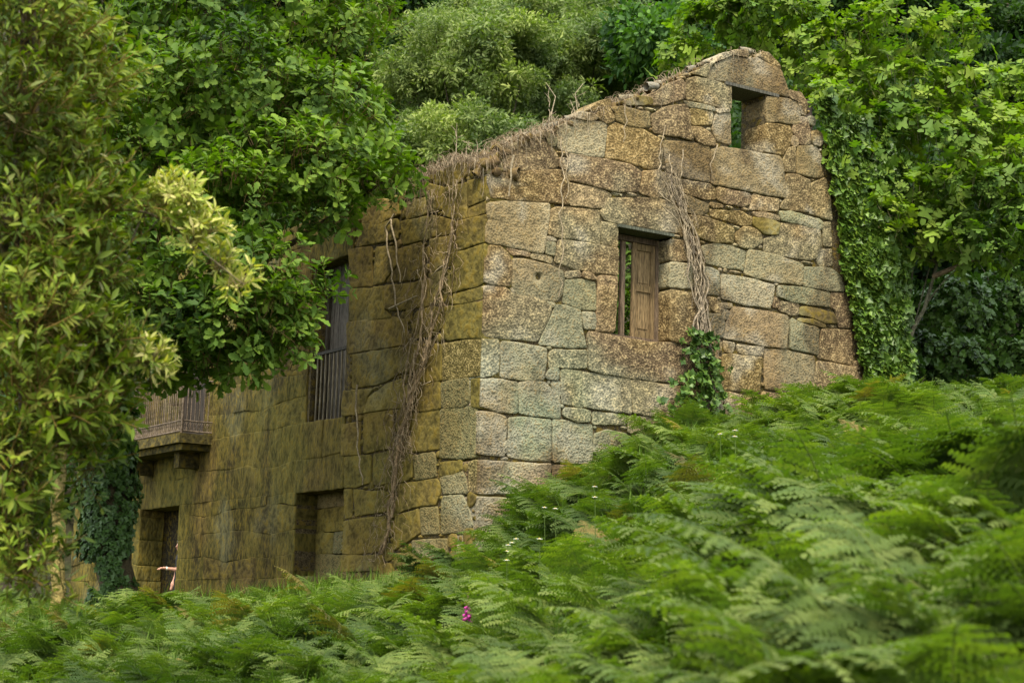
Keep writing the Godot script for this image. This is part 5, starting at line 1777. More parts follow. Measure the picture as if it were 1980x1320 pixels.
	lobes = [[3.7, 12.68, -31.5, 0.79, 0.51, 1], [3.03, 12.11, -31.5, 0.51, 0.33, 0.7], [4.78, 12.69, -31, 0.82, 0.55, 1], [5.54, 11.95, -30.5, 0.81, 0.63, 0.9], [6.56, 12.2, -30, 0.71, 0.49, 0.8], [7.67, 12.19, -30, 0.62, 0.35, 0.7], [5.82, 11.03, -30, 0.71, 0.53, 0.8], [6.71, 10.86, -29.5, 0.87, 0.61, 0.9], [7.75, 11.03, -29.5, 0.56, 0.39, 0.7], [6.13, 9.9, -29.3, 0.65, 0.6, 0.7], [7.12, 9.76, -29, 0.94, 0.64, 0.9], [8.3, 10.18, -29.4, 0.61, 0.52, 0.7], [6.63, 8.88, -28.8, 0.72, 0.51, 0.7], [7.6, 8.79, -28.5, 0.92, 0.54, 0.9], [8.4, 9.07, -28.6, 0.5, 0.67, 0.7], [6.97, 8.22, -28.8, 0.64, 0.3, 0.6], [7.77, 8.03, -28.4, 0.75, 0.3, 0.7], [8.93, 11.03, -30, 0.53, 0.44, 0.6], [8.7, 8.17, -28.5, 0.5, 0.67, 0.7], [5.68, 9.29, -28.4, 0.38, 0.42, 0.4], [6.11, 8.46, -28.2, 0.33, 0.3, 0.4], [5.2, 10.49, -28.6, 0.42, 0.3, 0.4], [4.18, 12.8, -30.8, 0.72, 0.33, 0.8]]
	var ff := Vector3(6.48, 5.68, -29.2)
	ff.y = ground_at(ff.x, ff.z) - 0.2
	var fg := tree("fig_tree", "bright green fig tree with large lobed leaves behind the ivy clad gable", "", ff, lobes, fig, M.fig, 11.0, 0.75, 1.3, Color(0.62, 0.7, 0.75), Color(1.35, 1.25, 0.95), [ff, Vector3(6.62, 6.3, -29.2), Vector3(6.97, 7.2, -29.2), Vector3(7.17, 7.92, -29.2), Vector3(7.3, 9.05, -29.4)], 0.05, Color(0.22, 0.21, 0.14), 0.5, 0.35)
	bm = MB.new()
	limb(bm, [Vector3(7.11, 7.69, -29.2) - ff, Vector3(7.45, 7.84, -29) - ff, Vector3(7.91, 8.03, -28.9) - ff], 0.05, 0.03, Color(0.38, 0.27, 0.19), Color(0.4, 0.3, 0.2), 7)
	part("limb", bm.mesh(), M.bark, fg)
	big = [single(FIG, 0.24, 0.105, Color(0.13, 0.235, 0.045)), single(FIG, 0.22, 0.1, Color(0.10, 0.19, 0.035)), single(FIG, 0.24, 0.11, Color(0.17, 0.27, 0.06))]
	spots = crown_spots(lobes.map(func(e): return [e[0], e[1], e[2], e[3] * 1.04, e[4] * 1.04, e[5] * 1.04]), 3.4, 0.3, 0.8, 1.15, 0.05)
	for j in mini(280, spots.size()):
		var t: Transform3D = spots[(j * 11) % spots.size()]
		t.origin -= ff
		part("leaf", big[j % 3], M.fig, fg).transform = t

	# --- dark ivy thicket at the right, behind the ferns
	var thick := [["ivy_thicket", "dark ivy covered bush right of the fig stem behind the ferns", [[8.08, 7.46, -31.5, 0.69, 0.79, 0.9], [7.71, 6.49, -30.8, 0.72, 0.41, 0.7]]], ["ivy_thicket", "dark ivy covered bush at the right edge under the fig leaves", [[9.17, 7.49, -32, 0.71, 0.85, 0.9], [8.96, 6.55, -31, 0.64, 0.46, 0.7]]], ["ivy_thicket", "low ivy mound at the foot of the ivy clad wall edge", [[6.4, 6.13, -29.6, 0.52, 0.31, 0.5], [7.09, 6.52, -30.5, 0.4, 0.45, 0.5]]]]
	var dk := spray(IVY, 7, 0.085, 0.05, 0.06, 0.3, [Color(0.075, 0.14, 0.03), Color(0.095, 0.17, 0.036), Color(0.055, 0.11, 0.026)], Color(0.12, 0.09, 0.05))
	for b in thick:
		var c0 := Vector3(b[2][0][0], 0, b[2][0][2])
		c0.y = ground_at(c0.x, c0.z)
		var th := thing(b[0], c0, b[1], "bush", "ivy bushes right of the gable")
		where = crown_spots(b[2], 80.0, 0.3, 0.7, 1.3, 0.4)
		for j in where.size():
			where[j].origin -= c0
		scatter("foliage", dk, M.ivy, where, tints(where, Color(0.55, 0.6, 0.6), Color(1.15, 1.15, 0.9), 0.35), th)
		var sm := MB.new()
		for k in 5:
			var e: Array = b[2][k % b[2].size()]
			sm.tube(wobbly(Vector3(rg.randf_range(-0.3, 0.3), -0.1, 0), Vector3(e[0], e[1], e[2]) - c0 + rnd_dir() * 0.4, 6, 0.12), 0.025, 0.008, 5, Color(0.2, 0.16, 0.1))
		stuff(part("stem", sm.mesh(), M.bark, th))

	var ih := wall_point("gable", 3.2, 0.0, -3.0)
	ih.y = ground_at(ih.x, ih.z)
	var inner := thing("green_bush", ih, "green bush growing inside the roofless house, seen through the gable window", "bush")
	where = crown_spots([[ih.x, 5.6, ih.z, 1.6, 2.0, 1.2], [ih.x + 2.0, 8.4, ih.z - 2.0, 1.5, 1.9, 1.2]], 26.0, 0.4, 0.8, 1.3, 0.4)
	for j in where.size():
		where[j].origin -= ih
	scatter("foliage", oak[1], M.oak, where, tints(where, Color(0.6, 0.65, 0.65), Color(1.2, 1.15, 0.9), 0.3), inner)
	var ist := MB.new()
	limb(ist, [Vector3.ZERO, Vector3(0.2, 2.0, 0), Vector3(1.2, 4.5, -1.2)], 0.08, 0.03, Color(0.16, 0.13, 0.08), Color(0.18, 0.14, 0.09), 7)
	part("stem", ist.mesh(), M.bark, inner)
	# --- wood on the slope behind
	var fine := []
	for k in 3:
		fine.append(tuft(90, 0.42, 0.15, 0.024, 0.35, [Color(0.185, 0.245, 0.082), Color(0.155, 0.215, 0.074), Color(0.23, 0.285, 0.105)], LANCE))
	var dark := []
	for k in 2:
		dark.append(tuft(60, 0.45, 0.16, 0.05, 0.7, [Color(0.035, 0.075, 0.02), Color(0.05, 0.095, 0.026), Color(0.03, 0.06, 0.022)]))
	var mids := [["feathery pale green tree on the slope left of the dead stalks", [[[-3.05, 16.43, -46.47, 0.9, 0.32, 0.95], [-3.6, 15.5, -48.44, 1.05, 0.31, 0.92], [-3.59, 15.45, -49.1, 1.11, 0.34, 1.01], [-2.48, 18.46, -48.22, 0.89, 0.33, 0.97], [-2.38, 16.47, -46.58, 0.61, 0.32, 0.96], [-3.43, 17.16, -48.3, 0.71, 0.3, 0.88], [-2.51, 15.04, -46.59, 0.56, 0.27, 0.81], [-4.35, 18.16, -46.52, 0.49, 0.22, 0.66], [-3.01, 17.05, -49.1, 0.5, 0.21, 0.63]]]], ["broad feathery tree with tiered pale foliage above the broken wall top", [[[-1.03, 15.74, -45.46, 0.46, 0.23, 0.72], [-0.84, 15.24, -46.71, 0.44, 0.23, 0.7], [-1, 17.38, -45.91, 0.84, 0.3, 0.91], [-0.06, 17.77, -47.8, 0.76, 0.28, 0.84], [0.69, 17.65, -48.53, 0.89, 0.31, 0.94], [-0.02, 18.12, -48.27, 0.92, 0.31, 0.96], [-2.43, 17.01, -46.85, 0.68, 0.27, 0.81], [-0.25, 17.71, -46.79, 0.52, 0.24, 0.75], [-2.57, 16.64, -47.74, 1.21, 0.32, 0.98], [-0.31, 17.7, -46.46, 1.23, 0.34, 1.03], [-1.2, 14.41, -46.21, 1.06, 0.29, 0.88], [0.06, 16.18, -45.49, 0.58, 0.22, 0.66], [-2.45, 15.62, -46.76, 0.63, 0.2, 0.62], [0.42, 17.5, -47.82, 0.56, 0.26, 0.81], [-1.06, 14.74, -47.92, 1.09, 0.3, 0.91], [-0.66, 17.13, -47.87, 0.77, 0.21, 0.65], [-1.17, 16.97, -45.49, 0.77, 0.3, 0.9], [0.66, 15.17, -47.85, 0.47, 0.2, 0.62], [0.18, 14.49, -45.87, 1.04, 0.3, 0.91], [-1.59, 16.43, -45.5, 0.51, 0.21, 0.65], [-2.35, 17.52, -45.62, 0.61, 0.27, 0.84], [-1, 15.03, -47.85, 0.94, 0.33, 0.99], [-2.2, 14.31, -45.5, 0.66, 0.25, 0.76], [0.08, 15.6, -47.67, 0.72, 0.27, 0.82]]]], ["feathery tree in the middle of the slope under the dark gap", [[[1.16, 17.5, -50.4, 0.92, 0.26, 0.75], [0.9, 17.98, -48.24, 0.74, 0.3, 0.89], [0.38, 17.87, -49.42, 1.08, 0.32, 0.92], [-0.17, 16.83, -49.5, 0.56, 0.22, 0.65], [0.21, 18.24, -50.12, 0.67, 0.35, 1.02], [1.33, 15.74, -49, 0.8, 0.22, 0.65], [0.7, 16.98, -50.39, 0.91, 0.29, 0.84], [1.92, 18.58, -48.88, 0.67, 0.3, 0.89], [0.53, 18.06, -50.12, 1.01, 0.34, 0.98], [0.53, 16.22, -49.88, 0.39, 0.21, 0.6], [0.45, 18.39, -49.46, 0.52, 0.22, 0.65], [0.66, 17.22, -48.75, 0.93, 0.31, 0.92], [1.81, 16.36, -49.63, 0.75, 0.27, 0.8], [1.26, 16.28, -47.69, 0.72, 0.34, 1], [-0.01, 18.07, -49.78, 0.76, 0.33, 0.95], [2.22, 18.29, -48.83, 0.8, 0.34, 0.99], [1.37, 18.42, -49.22, 0.81, 0.23, 0.66], [2.57, 18.04, -48.86, 0.81, 0.27, 0.8]]]], ["small feathery tree right beside the dark tree trunks", [[[3.1, 18.64, -49.8, 0.97, 0.3, 0.84], [3.35, 19.86, -52.54, 0.55, 0.24, 0.69], [3.49, 19.27, -50.21, 0.87, 0.33, 0.92], [3.05, 18.74, -51.85, 0.98, 0.31, 0.87], [3.11, 19.58, -50.42, 0.58, 0.26, 0.73], [2.16, 19.49, -50.13, 0.65, 0.28, 0.79], [2.81, 18.47, -52.19, 0.88, 0.33, 0.92], [3.64, 18.65, -51.06, 0.58, 0.25, 0.7], [2.17, 19.84, -50.49, 0.82, 0.29, 0.82], [2.55, 18.99, -52.47, 0.77, 0.32, 0.91], [3.07, 18.07, -51.01, 1.01, 0.33, 0.91], [2.95, 19.41, -51.85, 1.1, 0.35, 0.99], [3.62, 17.79, -49.49, 0.75, 0.26, 0.74], [3.93, 19.4, -51.63, 0.79, 0.26, 0.73]]]], ["low feathery tree just above the dry creeper mat", [[[-1.42, 14.54, -46.35, 0.6, 0.29, 0.91], [-1.49, 13.61, -43.66, 0.79, 0.22, 0.69], [0.05, 13.99, -44, 0.77, 0.26, 0.82], [-0.89, 13.96, -44.93, 0.83, 0.29, 0.93], [-1.51, 14.26, -43.66, 1.07, 0.3, 0.95], [-1.89, 14.53, -45.53, 0.9, 0.27, 0.87], [-2.88, 14.09, -44.55, 0.56, 0.22, 0.7], [-3, 13.83, -45.7, 1.01, 0.28, 0.89], [-0.2, 14.05, -45.93, 0.59, 0.26, 0.84], [-1.53, 14.35, -45.53, 0.67, 0.23, 0.73], [-2.64, 13.98, -45.41, 0.71, 0.31, 0.98]]]], ["pale feathery treetop at the upper edge over the slope", [[[-1.85, 21.63, -55.37, 1.15, 0.31, 0.83], [-1.37, 21.36, -55.25, 1.13, 0.37, 0.98], [-1.04, 20.22, -52.56, 0.68, 0.3, 0.8], [-1.25, 21.85, -55.43, 0.81, 0.23, 0.62], [-0.53, 21.04, -53.8, 0.9, 0.3, 0.79], [-2.52, 20.91, -54.64, 0.66, 0.25, 0.67], [-0.92, 21.18, -55.48, 0.99, 0.27, 0.73], [-4.39, 21.59, -55.55, 1.38, 0.37, 0.97], [-3.1, 20.58, -53.06, 0.72, 0.25, 0.67], [0.26, 20.97, -53.56, 0.99, 0.32, 0.84], [-2.9, 20.82, -55.33, 0.85, 0.38, 1.02], [-1.05, 21.84, -55.51, 0.55, 0.25, 0.67], [-4.12, 20.93, -54.33, 0.7, 0.29, 0.76], [-2.96, 21.14, -54.9, 0.79, 0.32, 0.86], [-3.61, 20.61, -53.44, 0.64, 0.34, 0.89], [-2.37, 20.04, -52.63, 0.87, 0.24, 0.65], [-1.46, 21.52, -54.9, 0.58, 0.24, 0.63], [0.56, 22.39, -55.22, 1.15, 0.39, 1.02]]]]]
	for b in mids:
		var ls: Array = b[1][0]
		var c0 := Vector3(ls[0][0], 0, ls[0][2] - 1.0)
		c0.y = ground_at(c0.x, c0.z) - 0.2
		var topc := Vector3(ls[0][0], ls[0][1] + 1.0, ls[0][2] - 0.6)
		tree("feathery_tree", b[0], "feathery trees on the slope behind the house", c0, ls, fine, M.fine, 8.0, 0.5, 1.25, Color(0.62, 0.68, 0.72), Color(1.4, 1.3, 1.0), [c0, c0.lerp(topc, 0.5) + Vector3(0.3, 0, 0), topc], 0.16, Color(0.13, 0.10, 0.075), 0.5, 0.4)
	var darks := [["dark evergreen tree at the top left corner behind the oak", [[[-13.63, 19.59, -49.87, 0.75, 0.29, 0.84], [-12.25, 17.53, -49.61, 0.97, 0.29, 0.82], [-12.05, 21.46, -48.97, 0.6, 0.22, 0.63], [-12.37, 21.01, -50.09, 1.3, 0.35, 1.01], [-15.89, 20.56, -49.8, 0.89, 0.28, 0.79], [-16.04, 20.69, -50.78, 0.69, 0.26, 0.75], [-15.62, 19.92, -50.52, 0.59, 0.22, 0.62], [-15.05, 21.44, -51.37, 0.62, 0.24, 0.68], [-15.09, 17.78, -50.15, 1.05, 0.28, 0.81], [-13.09, 21.15, -49.9, 0.78, 0.25, 0.72], [-15.75, 22.01, -50.53, 1.01, 0.34, 0.98], [-15.94, 21.73, -51.17, 0.67, 0.22, 0.63], [-12.04, 19.69, -51.4, 0.57, 0.24, 0.68], [-13.96, 22.15, -51.26, 0.92, 0.31, 0.89], [-13.28, 18.19, -48.93, 0.76, 0.31, 0.88], [-16.07, 21.69, -50.99, 1.25, 0.35, 0.99], [-12.95, 21.01, -50.47, 1.05, 0.34, 0.96], [-13.11, 21.55, -50.34, 1, 0.33, 0.95], [-12.52, 17.55, -49.87, 0.59, 0.24, 0.69], [-12.59, 17.4, -49.73, 0.51, 0.26, 0.74]]]], ["dark tree behind the oak crown near the top", [[[-8.29, 19.85, -51.04, 0.81, 0.37, 1.02], [-11.13, 20.25, -52.32, 0.88, 0.23, 0.64], [-8.96, 18.95, -52.18, 0.85, 0.26, 0.72], [-6.84, 21.1, -50.93, 0.65, 0.29, 0.79], [-6.36, 20.09, -53.23, 0.78, 0.3, 0.84], [-9.25, 21.89, -53.25, 0.88, 0.26, 0.71], [-7, 19.95, -52.76, 0.91, 0.34, 0.93], [-6.14, 22.05, -52.44, 1.03, 0.33, 0.92], [-7.04, 17.81, -51.76, 0.91, 0.28, 0.78], [-10.37, 21.45, -52.05, 0.74, 0.32, 0.87], [-11.52, 22.07, -52.41, 0.72, 0.23, 0.64], [-10.13, 18.34, -51.99, 0.87, 0.37, 1.02], [-10.35, 18.69, -53.11, 1.16, 0.33, 0.91], [-5.41, 18.52, -51.9, 0.7, 0.28, 0.78], [-6.78, 20.95, -50.43, 1.1, 0.36, 0.99], [-11.03, 18.52, -51.37, 1.04, 0.31, 0.85], [-9.85, 20.35, -53.57, 0.65, 0.23, 0.64], [-9.18, 20.37, -51.12, 0.76, 0.23, 0.64], [-7.5, 20.27, -51.42, 0.95, 0.34, 0.94], [-7.68, 20.9, -50.62, 0.97, 0.34, 0.93], [-8.28, 19.73, -51.19, 1, 0.3, 0.82], [-9.7, 18.89, -51, 0.71, 0.25, 0.69]]]], ["dark tree above the gap between oak and feathery trees", [[[-4.67, 19.75, -55.33, 0.88, 0.34, 0.91], [-4.3, 19.39, -52.83, 0.76, 0.23, 0.61], [-3.66, 21.12, -54.22, 0.85, 0.3, 0.8], [-4.43, 21.36, -54.69, 0.8, 0.29, 0.77], [-3.87, 19.03, -52.82, 1.05, 0.31, 0.81], [-5.62, 19.48, -54.22, 0.98, 0.28, 0.75], [-3.09, 19.68, -55.5, 0.93, 0.37, 0.97], [-4.89, 21.51, -55.24, 0.9, 0.37, 0.97], [-5.81, 19.64, -52.8, 1.08, 0.29, 0.76], [-5.76, 21.62, -55.47, 0.74, 0.23, 0.61], [-5.68, 20.58, -54.08, 0.78, 0.35, 0.94], [-3.44, 20.83, -52.68, 0.75, 0.34, 0.9], [-3.64, 20.55, -54.23, 0.86, 0.36, 0.95], [-2.99, 18.48, -53.12, 0.74, 0.38, 1], [-5.88, 19.46, -54.22, 0.7, 0.27, 0.71], [-3.22, 17.32, -52.58, 0.46, 0.24, 0.63]]]], ["dark tree standing in the gap behind the slope trees", [[[-0.15, 23.01, -61.21, 0.66, 0.27, 0.62], [-0.69, 23.77, -61.37, 0.84, 0.43, 0.99], [2.25, 21.74, -61.45, 0.84, 0.43, 1], [-0.15, 25.02, -62.42, 0.9, 0.32, 0.73], [-0.82, 25.51, -63.37, 1.38, 0.36, 0.84], [-0.48, 24.13, -61.39, 0.96, 0.28, 0.64], [1.55, 23.59, -62.61, 0.82, 0.42, 0.96], [2.26, 24.16, -61.65, 0.81, 0.28, 0.65], [1.19, 23.1, -63.21, 1.14, 0.35, 0.81], [1.71, 22.63, -61.18, 0.96, 0.31, 0.71], [1.62, 21.66, -60.95, 1.45, 0.44, 1.01], [2.02, 24.75, -60.85, 1.11, 0.38, 0.87], [-2.09, 21.68, -62.43, 0.76, 0.3, 0.69], [0.58, 23.77, -63.35, 1.21, 0.4, 0.91], [-0.12, 22.27, -61.19, 0.7, 0.34, 0.77], [-2.15, 22.56, -61.32, 1.18, 0.35, 0.81], [-0.13, 25.36, -62.78, 1.23, 0.38, 0.87], [-0.33, 24.72, -60.84, 1.01, 0.38, 0.88]]]], ["dark tree with bare trunks right of the feathery trees", [[[4.92, 24, -61.34, 1.26, 0.35, 0.82], [6.82, 23.06, -58.84, 0.57, 0.25, 0.61], [4.85, 23.44, -59.24, 1.22, 0.36, 0.87], [5.31, 24.09, -61.06, 1.22, 0.42, 1], [5.08, 24.69, -59.98, 0.71, 0.33, 0.78], [6.79, 22.46, -59.07, 0.76, 0.36, 0.85], [4.89, 23.48, -58.46, 0.99, 0.29, 0.7], [3.75, 23.13, -60.6, 0.77, 0.29, 0.7], [3.45, 23.35, -60.94, 0.85, 0.34, 0.8], [5.66, 23.09, -59.88, 0.88, 0.26, 0.62], [5.34, 22.23, -59.22, 0.53, 0.26, 0.61], [3.92, 24.14, -61.44, 0.65, 0.28, 0.68], [3.84, 22.44, -59.92, 0.59, 0.26, 0.62], [3.43, 23.75, -58.47, 1.24, 0.33, 0.8]]]], ["bluish green young tree left of the fig crown", [[[3.93, 17.2, -45.28, 0.71, 0.25, 0.8], [3.45, 16.97, -43.36, 0.84, 0.23, 0.75], [3.34, 16.3, -42.77, 0.6, 0.3, 0.98], [3.76, 16.55, -44.5, 0.66, 0.21, 0.67], [3.43, 16.83, -43.9, 0.9, 0.24, 0.78], [4.43, 17.42, -44.58, 0.81, 0.25, 0.83], [3.86, 16.61, -44.28, 0.85, 0.31, 1.01], [3.33, 16.67, -44.88, 0.7, 0.29, 0.93], [4.27, 16.4, -43.42, 0.59, 0.26, 0.86]]]], ["dark tree behind the fig at the top", [[[9.94, 23.36, -58.63, 1.29, 0.44, 1.04], [8.24, 24.55, -61.04, 0.77, 0.4, 0.94], [12.23, 23.74, -60.93, 1.01, 0.34, 0.8], [7.28, 22.23, -59.95, 1.01, 0.43, 1.02], [12.92, 24.33, -59.98, 1, 0.34, 0.82], [13.14, 24.39, -59.65, 1.13, 0.34, 0.81], [10.46, 23.24, -59.53, 0.83, 0.31, 0.75], [10.19, 24.98, -60.13, 1.22, 0.37, 0.88], [12.64, 25.25, -59.55, 1.14, 0.34, 0.82], [8.3, 22.45, -59.32, 1.26, 0.39, 0.93], [12.78, 24.92, -58.71, 0.65, 0.27, 0.65], [12.65, 25.22, -60.26, 1.34, 0.36, 0.86], [9.7, 24.31, -59.3, 1.3, 0.42, 1.01], [11.44, 24.03, -60.05, 1.64, 0.43, 1.04], [12.94, 23.57, -59.99, 1.36, 0.43, 1.04], [7.94, 24.58, -60.79, 0.95, 0.27, 0.64]]]], ["dark tree in the upper right corner", [[[15.15, 22.57, -56.51, 0.88, 0.37, 0.92], [15.01, 23.83, -57.59, 1.16, 0.34, 0.83], [13.56, 24.24, -58.72, 0.78, 0.28, 0.69], [14.36, 23.04, -57.28, 1.09, 0.39, 0.97], [17.51, 22.12, -56.81, 0.64, 0.31, 0.76], [14.3, 24.16, -59.34, 1.29, 0.36, 0.9], [14.79, 24.21, -57.64, 1.28, 0.4, 0.99], [14.24, 21.6, -57.95, 1.01, 0.29, 0.71], [13.69, 24, -57.73, 0.94, 0.38, 0.94], [16.8, 21.62, -58.17, 1.08, 0.31, 0.77], [15.57, 24.18, -57.85, 0.61, 0.3, 0.75], [17.76, 21.61, -59.06, 1.5, 0.4, 1], [14.01, 24.39, -56.87, 0.96, 0.27, 0.66], [17.59, 22.36, -57.48, 1.12, 0.38, 0.94]]]], ["dark tree at the right edge behind the fig leaves", [[[12.81, 13.63, -44.01, 0.68, 0.23, 0.76], [13.12, 11.69, -45.57, 0.82, 0.24, 0.77], [13.36, 10.88, -43, 0.82, 0.28, 0.91], [12.24, 16.75, -45.39, 0.83, 0.22, 0.72], [11.79, 16.55, -44.15, 0.72, 0.27, 0.89], [11.39, 16.05, -42.76, 0.75, 0.29, 0.93], [12.34, 13.58, -43.06, 0.72, 0.2, 0.64], [13.44, 15.78, -44.06, 0.71, 0.23, 0.76], [12.12, 15.31, -42.55, 0.82, 0.24, 0.79], [12.19, 13.59, -44.37, 0.58, 0.29, 0.94], [13.76, 10.92, -43.54, 0.52, 0.25, 0.8], [12.17, 11.01, -43.64, 0.65, 0.24, 0.77], [13.61, 16.34, -42.64, 0.54, 0.26, 0.83], [13.27, 13.48, -45.22, 0.59, 0.22, 0.73], [13.47, 13.34, -45.46, 0.99, 0.29, 0.93], [13.69, 14.11, -43.63, 0.49, 0.24, 0.78], [11.98, 16.03, -45.21, 0.93, 0.26, 0.86], [13.32, 16.6, -43.79, 0.5, 0.25, 0.81], [12.37, 10.37, -42.89, 0.63, 0.25, 0.8], [13.25, 15.81, -42.41, 0.86, 0.28, 0.9], [12.91, 12.05, -43.42, 0.88, 0.32, 1.03], [14.09, 13.58, -44.78, 0.45, 0.21, 0.69]]]], ["dark bush behind the ivy clad wall edge", [[[9.41, 10.58, -39.85, 0.57, 0.23, 0.81], [9.59, 11.4, -38.5, 0.74, 0.2, 0.73], [8.62, 10.95, -41.44, 0.56, 0.27, 0.97], [10.88, 9.56, -41.41, 0.67, 0.22, 0.8], [8.85, 9.51, -39.97, 0.61, 0.2, 0.72], [9.63, 10.35, -40.23, 0.56, 0.25, 0.91], [11.05, 11.58, -41.56, 0.68, 0.24, 0.86], [10.2, 9.33, -39.85, 0.79, 0.24, 0.87], [9.46, 9.84, -41.48, 0.72, 0.25, 0.88], [9.41, 12.19, -41.41, 0.58, 0.26, 0.94], [10.62, 9.91, -41.04, 0.73, 0.25, 0.9], [9.5, 9.92, -41.3, 0.4, 0.18, 0.63], [10.77, 10.9, -40.87, 0.62, 0.26, 0.95], [10.05, 11, -39.68, 0.65, 0.2, 0.7]]]], ["dark undergrowth tree low behind the broken wall top", [[[-0.64, 15.83, -51.44, 0.92, 0.37, 1.02], [2.71, 17.03, -52.46, 1.01, 0.28, 0.77], [-4.29, 16.56, -52.66, 0.69, 0.34, 0.93], [-1.66, 15.7, -52.02, 0.71, 0.27, 0.75], [-2.86, 15.45, -51.92, 0.66, 0.3, 0.83], [0.17, 15.51, -52.49, 0.69, 0.25, 0.7], [-1.18, 16.26, -52.02, 0.99, 0.33, 0.9], [0.57, 14.98, -51.11, 0.69, 0.34, 0.94], [-0.08, 16.23, -50.92, 0.68, 0.24, 0.66], [-3.49, 14.88, -51.14, 1.22, 0.34, 0.93], [2.1, 15.71, -50.72, 1, 0.35, 0.97], [0.48, 16.06, -53.5, 0.46, 0.22, 0.61], [-0.94, 16.24, -50.55, 0.78, 0.37, 1.02], [0.27, 16.16, -51.34, 0.97, 0.33, 0.91], [-0.91, 15, -51.62, 0.86, 0.28, 0.78], [-1.71, 16.07, -52.43, 1.23, 0.38, 1.04], [-3.2, 15.44, -52.24, 1.06, 0.31, 0.85], [2.18, 15.18, -52.07, 0.52, 0.24, 0.66], [-0.53, 16, -51.39, 0.93, 0.35, 0.96], [-0.82, 15.31, -50.98, 0.9, 0.35, 0.96], [1.34, 14.92, -51.51, 0.8, 0.35, 0.95], [-2.78, 16.31, -51.72, 0.83, 0.23, 0.62]]]]]
	for b in darks:
		var ls: Array = b[1][0]
		var c0 := Vector3(ls[0][0], 0, ls[0][2] - 0.8)
		c0.y = ground_at(c0.x, c0.z) - 0.2
		var topc := Vector3(ls[0][0], ls[0][1] + 1.0, ls[0][2] - 0.6)
		var blue: bool = b[0].begins_with("bluish")
		tree("dark_tree", b[0], "dark trees of the wood behind", c0, ls, dark, M.oak, 9.0, 0.8, 1.4, Color(0.55, 0.6, 0.65) * (2.2 if blue else 1.0), Color(1.3, 1.3, 1.0) * (1.9 if blue else 1.0), [c0, c0.lerp(topc, 0.5) + Vector3(0.2, 0, 0), topc], 0.2, Color(0.12, 0.095, 0.075), 0.4, 0.4)
	# undergrowth all over the slope
	var under := Node3D.new()
	under.name = "undergrowth"
	add_child(under)
	tag(under, "dark green undergrowth covering the wooded slope behind the house", "undergrowth")
	stuff(under)
	where = []
	for k in 8500:
		var x := rg.randf_range(-38.0, 34.0)
		var z := -rg.randf_range(36.0, 92.0)
		if x < 9.0 and x > -12.5 and z > -46.0 or x >= 9.0 and z > -40.0:
			continue
		where.append(aimed(Vector3(x, ground_at(x, z) + rg.randf_range(0.0, 1.1), z), Vector3(0, 1, 0.5) + rnd_dir() * 0.4, rg.randf_range(1.2, 2.4)))
	scatter("foliage", dark[0], M.oak, where, tints(where, Color(0.5, 0.55, 0.55), Color(1.3, 1.25, 1.0), 0.35), under)
	# bare trunks standing in the gaps
	var poles := [[1085,40,60,240,0.13], [1130,60,59,235,0.16], [1165,30,60,230,0.2], [1195,50,61,225,0.12], [1925,20,62,150,0.09], [1950,0,63,140,0.09], [1240,20,61,190,0.14], [1050,-20,62,230,0.18]]
	for k in poles.size():
		var b: Array = poles[k]
		var x: float = PX[k][0]
		var z: float = PX[k][1]
		var foot2 := on_ground(x, z, 0.3)
		var mb := MB.new()
		limb(mb, [Vector3.ZERO, Vector3(0.15, PX[k][2] * 0.5 - foot2.y * 0.5, 0.1), Vector3(PX[k][3], PX[k][2] - foot2.y, 0)], b[4], b[4] * 0.6, Color(0.17, 0.13, 0.10), Color(0.2, 0.155, 0.12), 7)
		var t := thing("bare_trunk", foot2, "slender bare brown trunk standing among the dark trees on the slope", "tree", "bare trunks in the wood behind")
		part("trunk", mb.mesh(), M.bark, t)
	# --- old mossy stump of a tree between the laurel and the door
	var pf := Vector3(-6.28, 1.95, -25)
	pf.y = ground_at(pf.x, pf.z) - 0.2
	var pl := MB.new()
	limb(pl, [Vector3.ZERO, Vector3(-6.31, 2.53, -25) - pf, Vector3(-6.36, 3.11, -25) - pf, Vector3(-6.37, 3.7, -25) - pf, Vector3(-6.41, 4.59, -25) - pf], 0.11, 0.08, Color(0.46, 0.36, 0.12), Color(0.36, 0.29, 0.12), 9)
	var pt := thing("mossy_trunk", pf, "slim tree trunk with yellow moss between the laurel and the ivy clad oak trunk", "tree")
	part("trunk", pl.mesh(), M.bark, pt)
	where = crown_spots([[-6.42, 4.74, -25, 0.66, 0.44, 0.6], [-6, 4.51, -25.5, 0.45, 0.38, 0.5], [-6.14, 4.19, -25.4, 0.34, 0.22, 0.4], [-6.05, 4.22, -26, 0.23, 0.38, 0.3]], 30.0, 0.4, 0.8, 1.3, 0.4)
	for j in where.size():
		where[j].origin -= pf
	scatter("crown", oak[0], M.oak, where, tints(where, Color(0.6, 0.65, 0.65), Color(1.2, 1.15, 0.9), 0.3), pt)

func single(shape: Array, length: float, wide: float, col: Color) -> ArrayMesh:
	var mb := MB.new()
	leaf(mb, Vector3.ZERO, Vector3(0.55, 0.6, 0.1), Vector3(-0.4, 0.8, 0.2), length, wide, shape, col, 0.2, 0.3)
	return mb.mesh()

# ------------------------------------------------------------------ ferns and flowers
func outside_house(x: float, z: float) -> bool:
	var q := Basis(Vector3.UP, deg_to_rad(-HOUSE_YAW)) * (Vector3(x, 0, z) - Vector3(-0.43, 0, -24.5))
	return q.x < -0.12 or q.z > 0.12 or q.x > 8.4

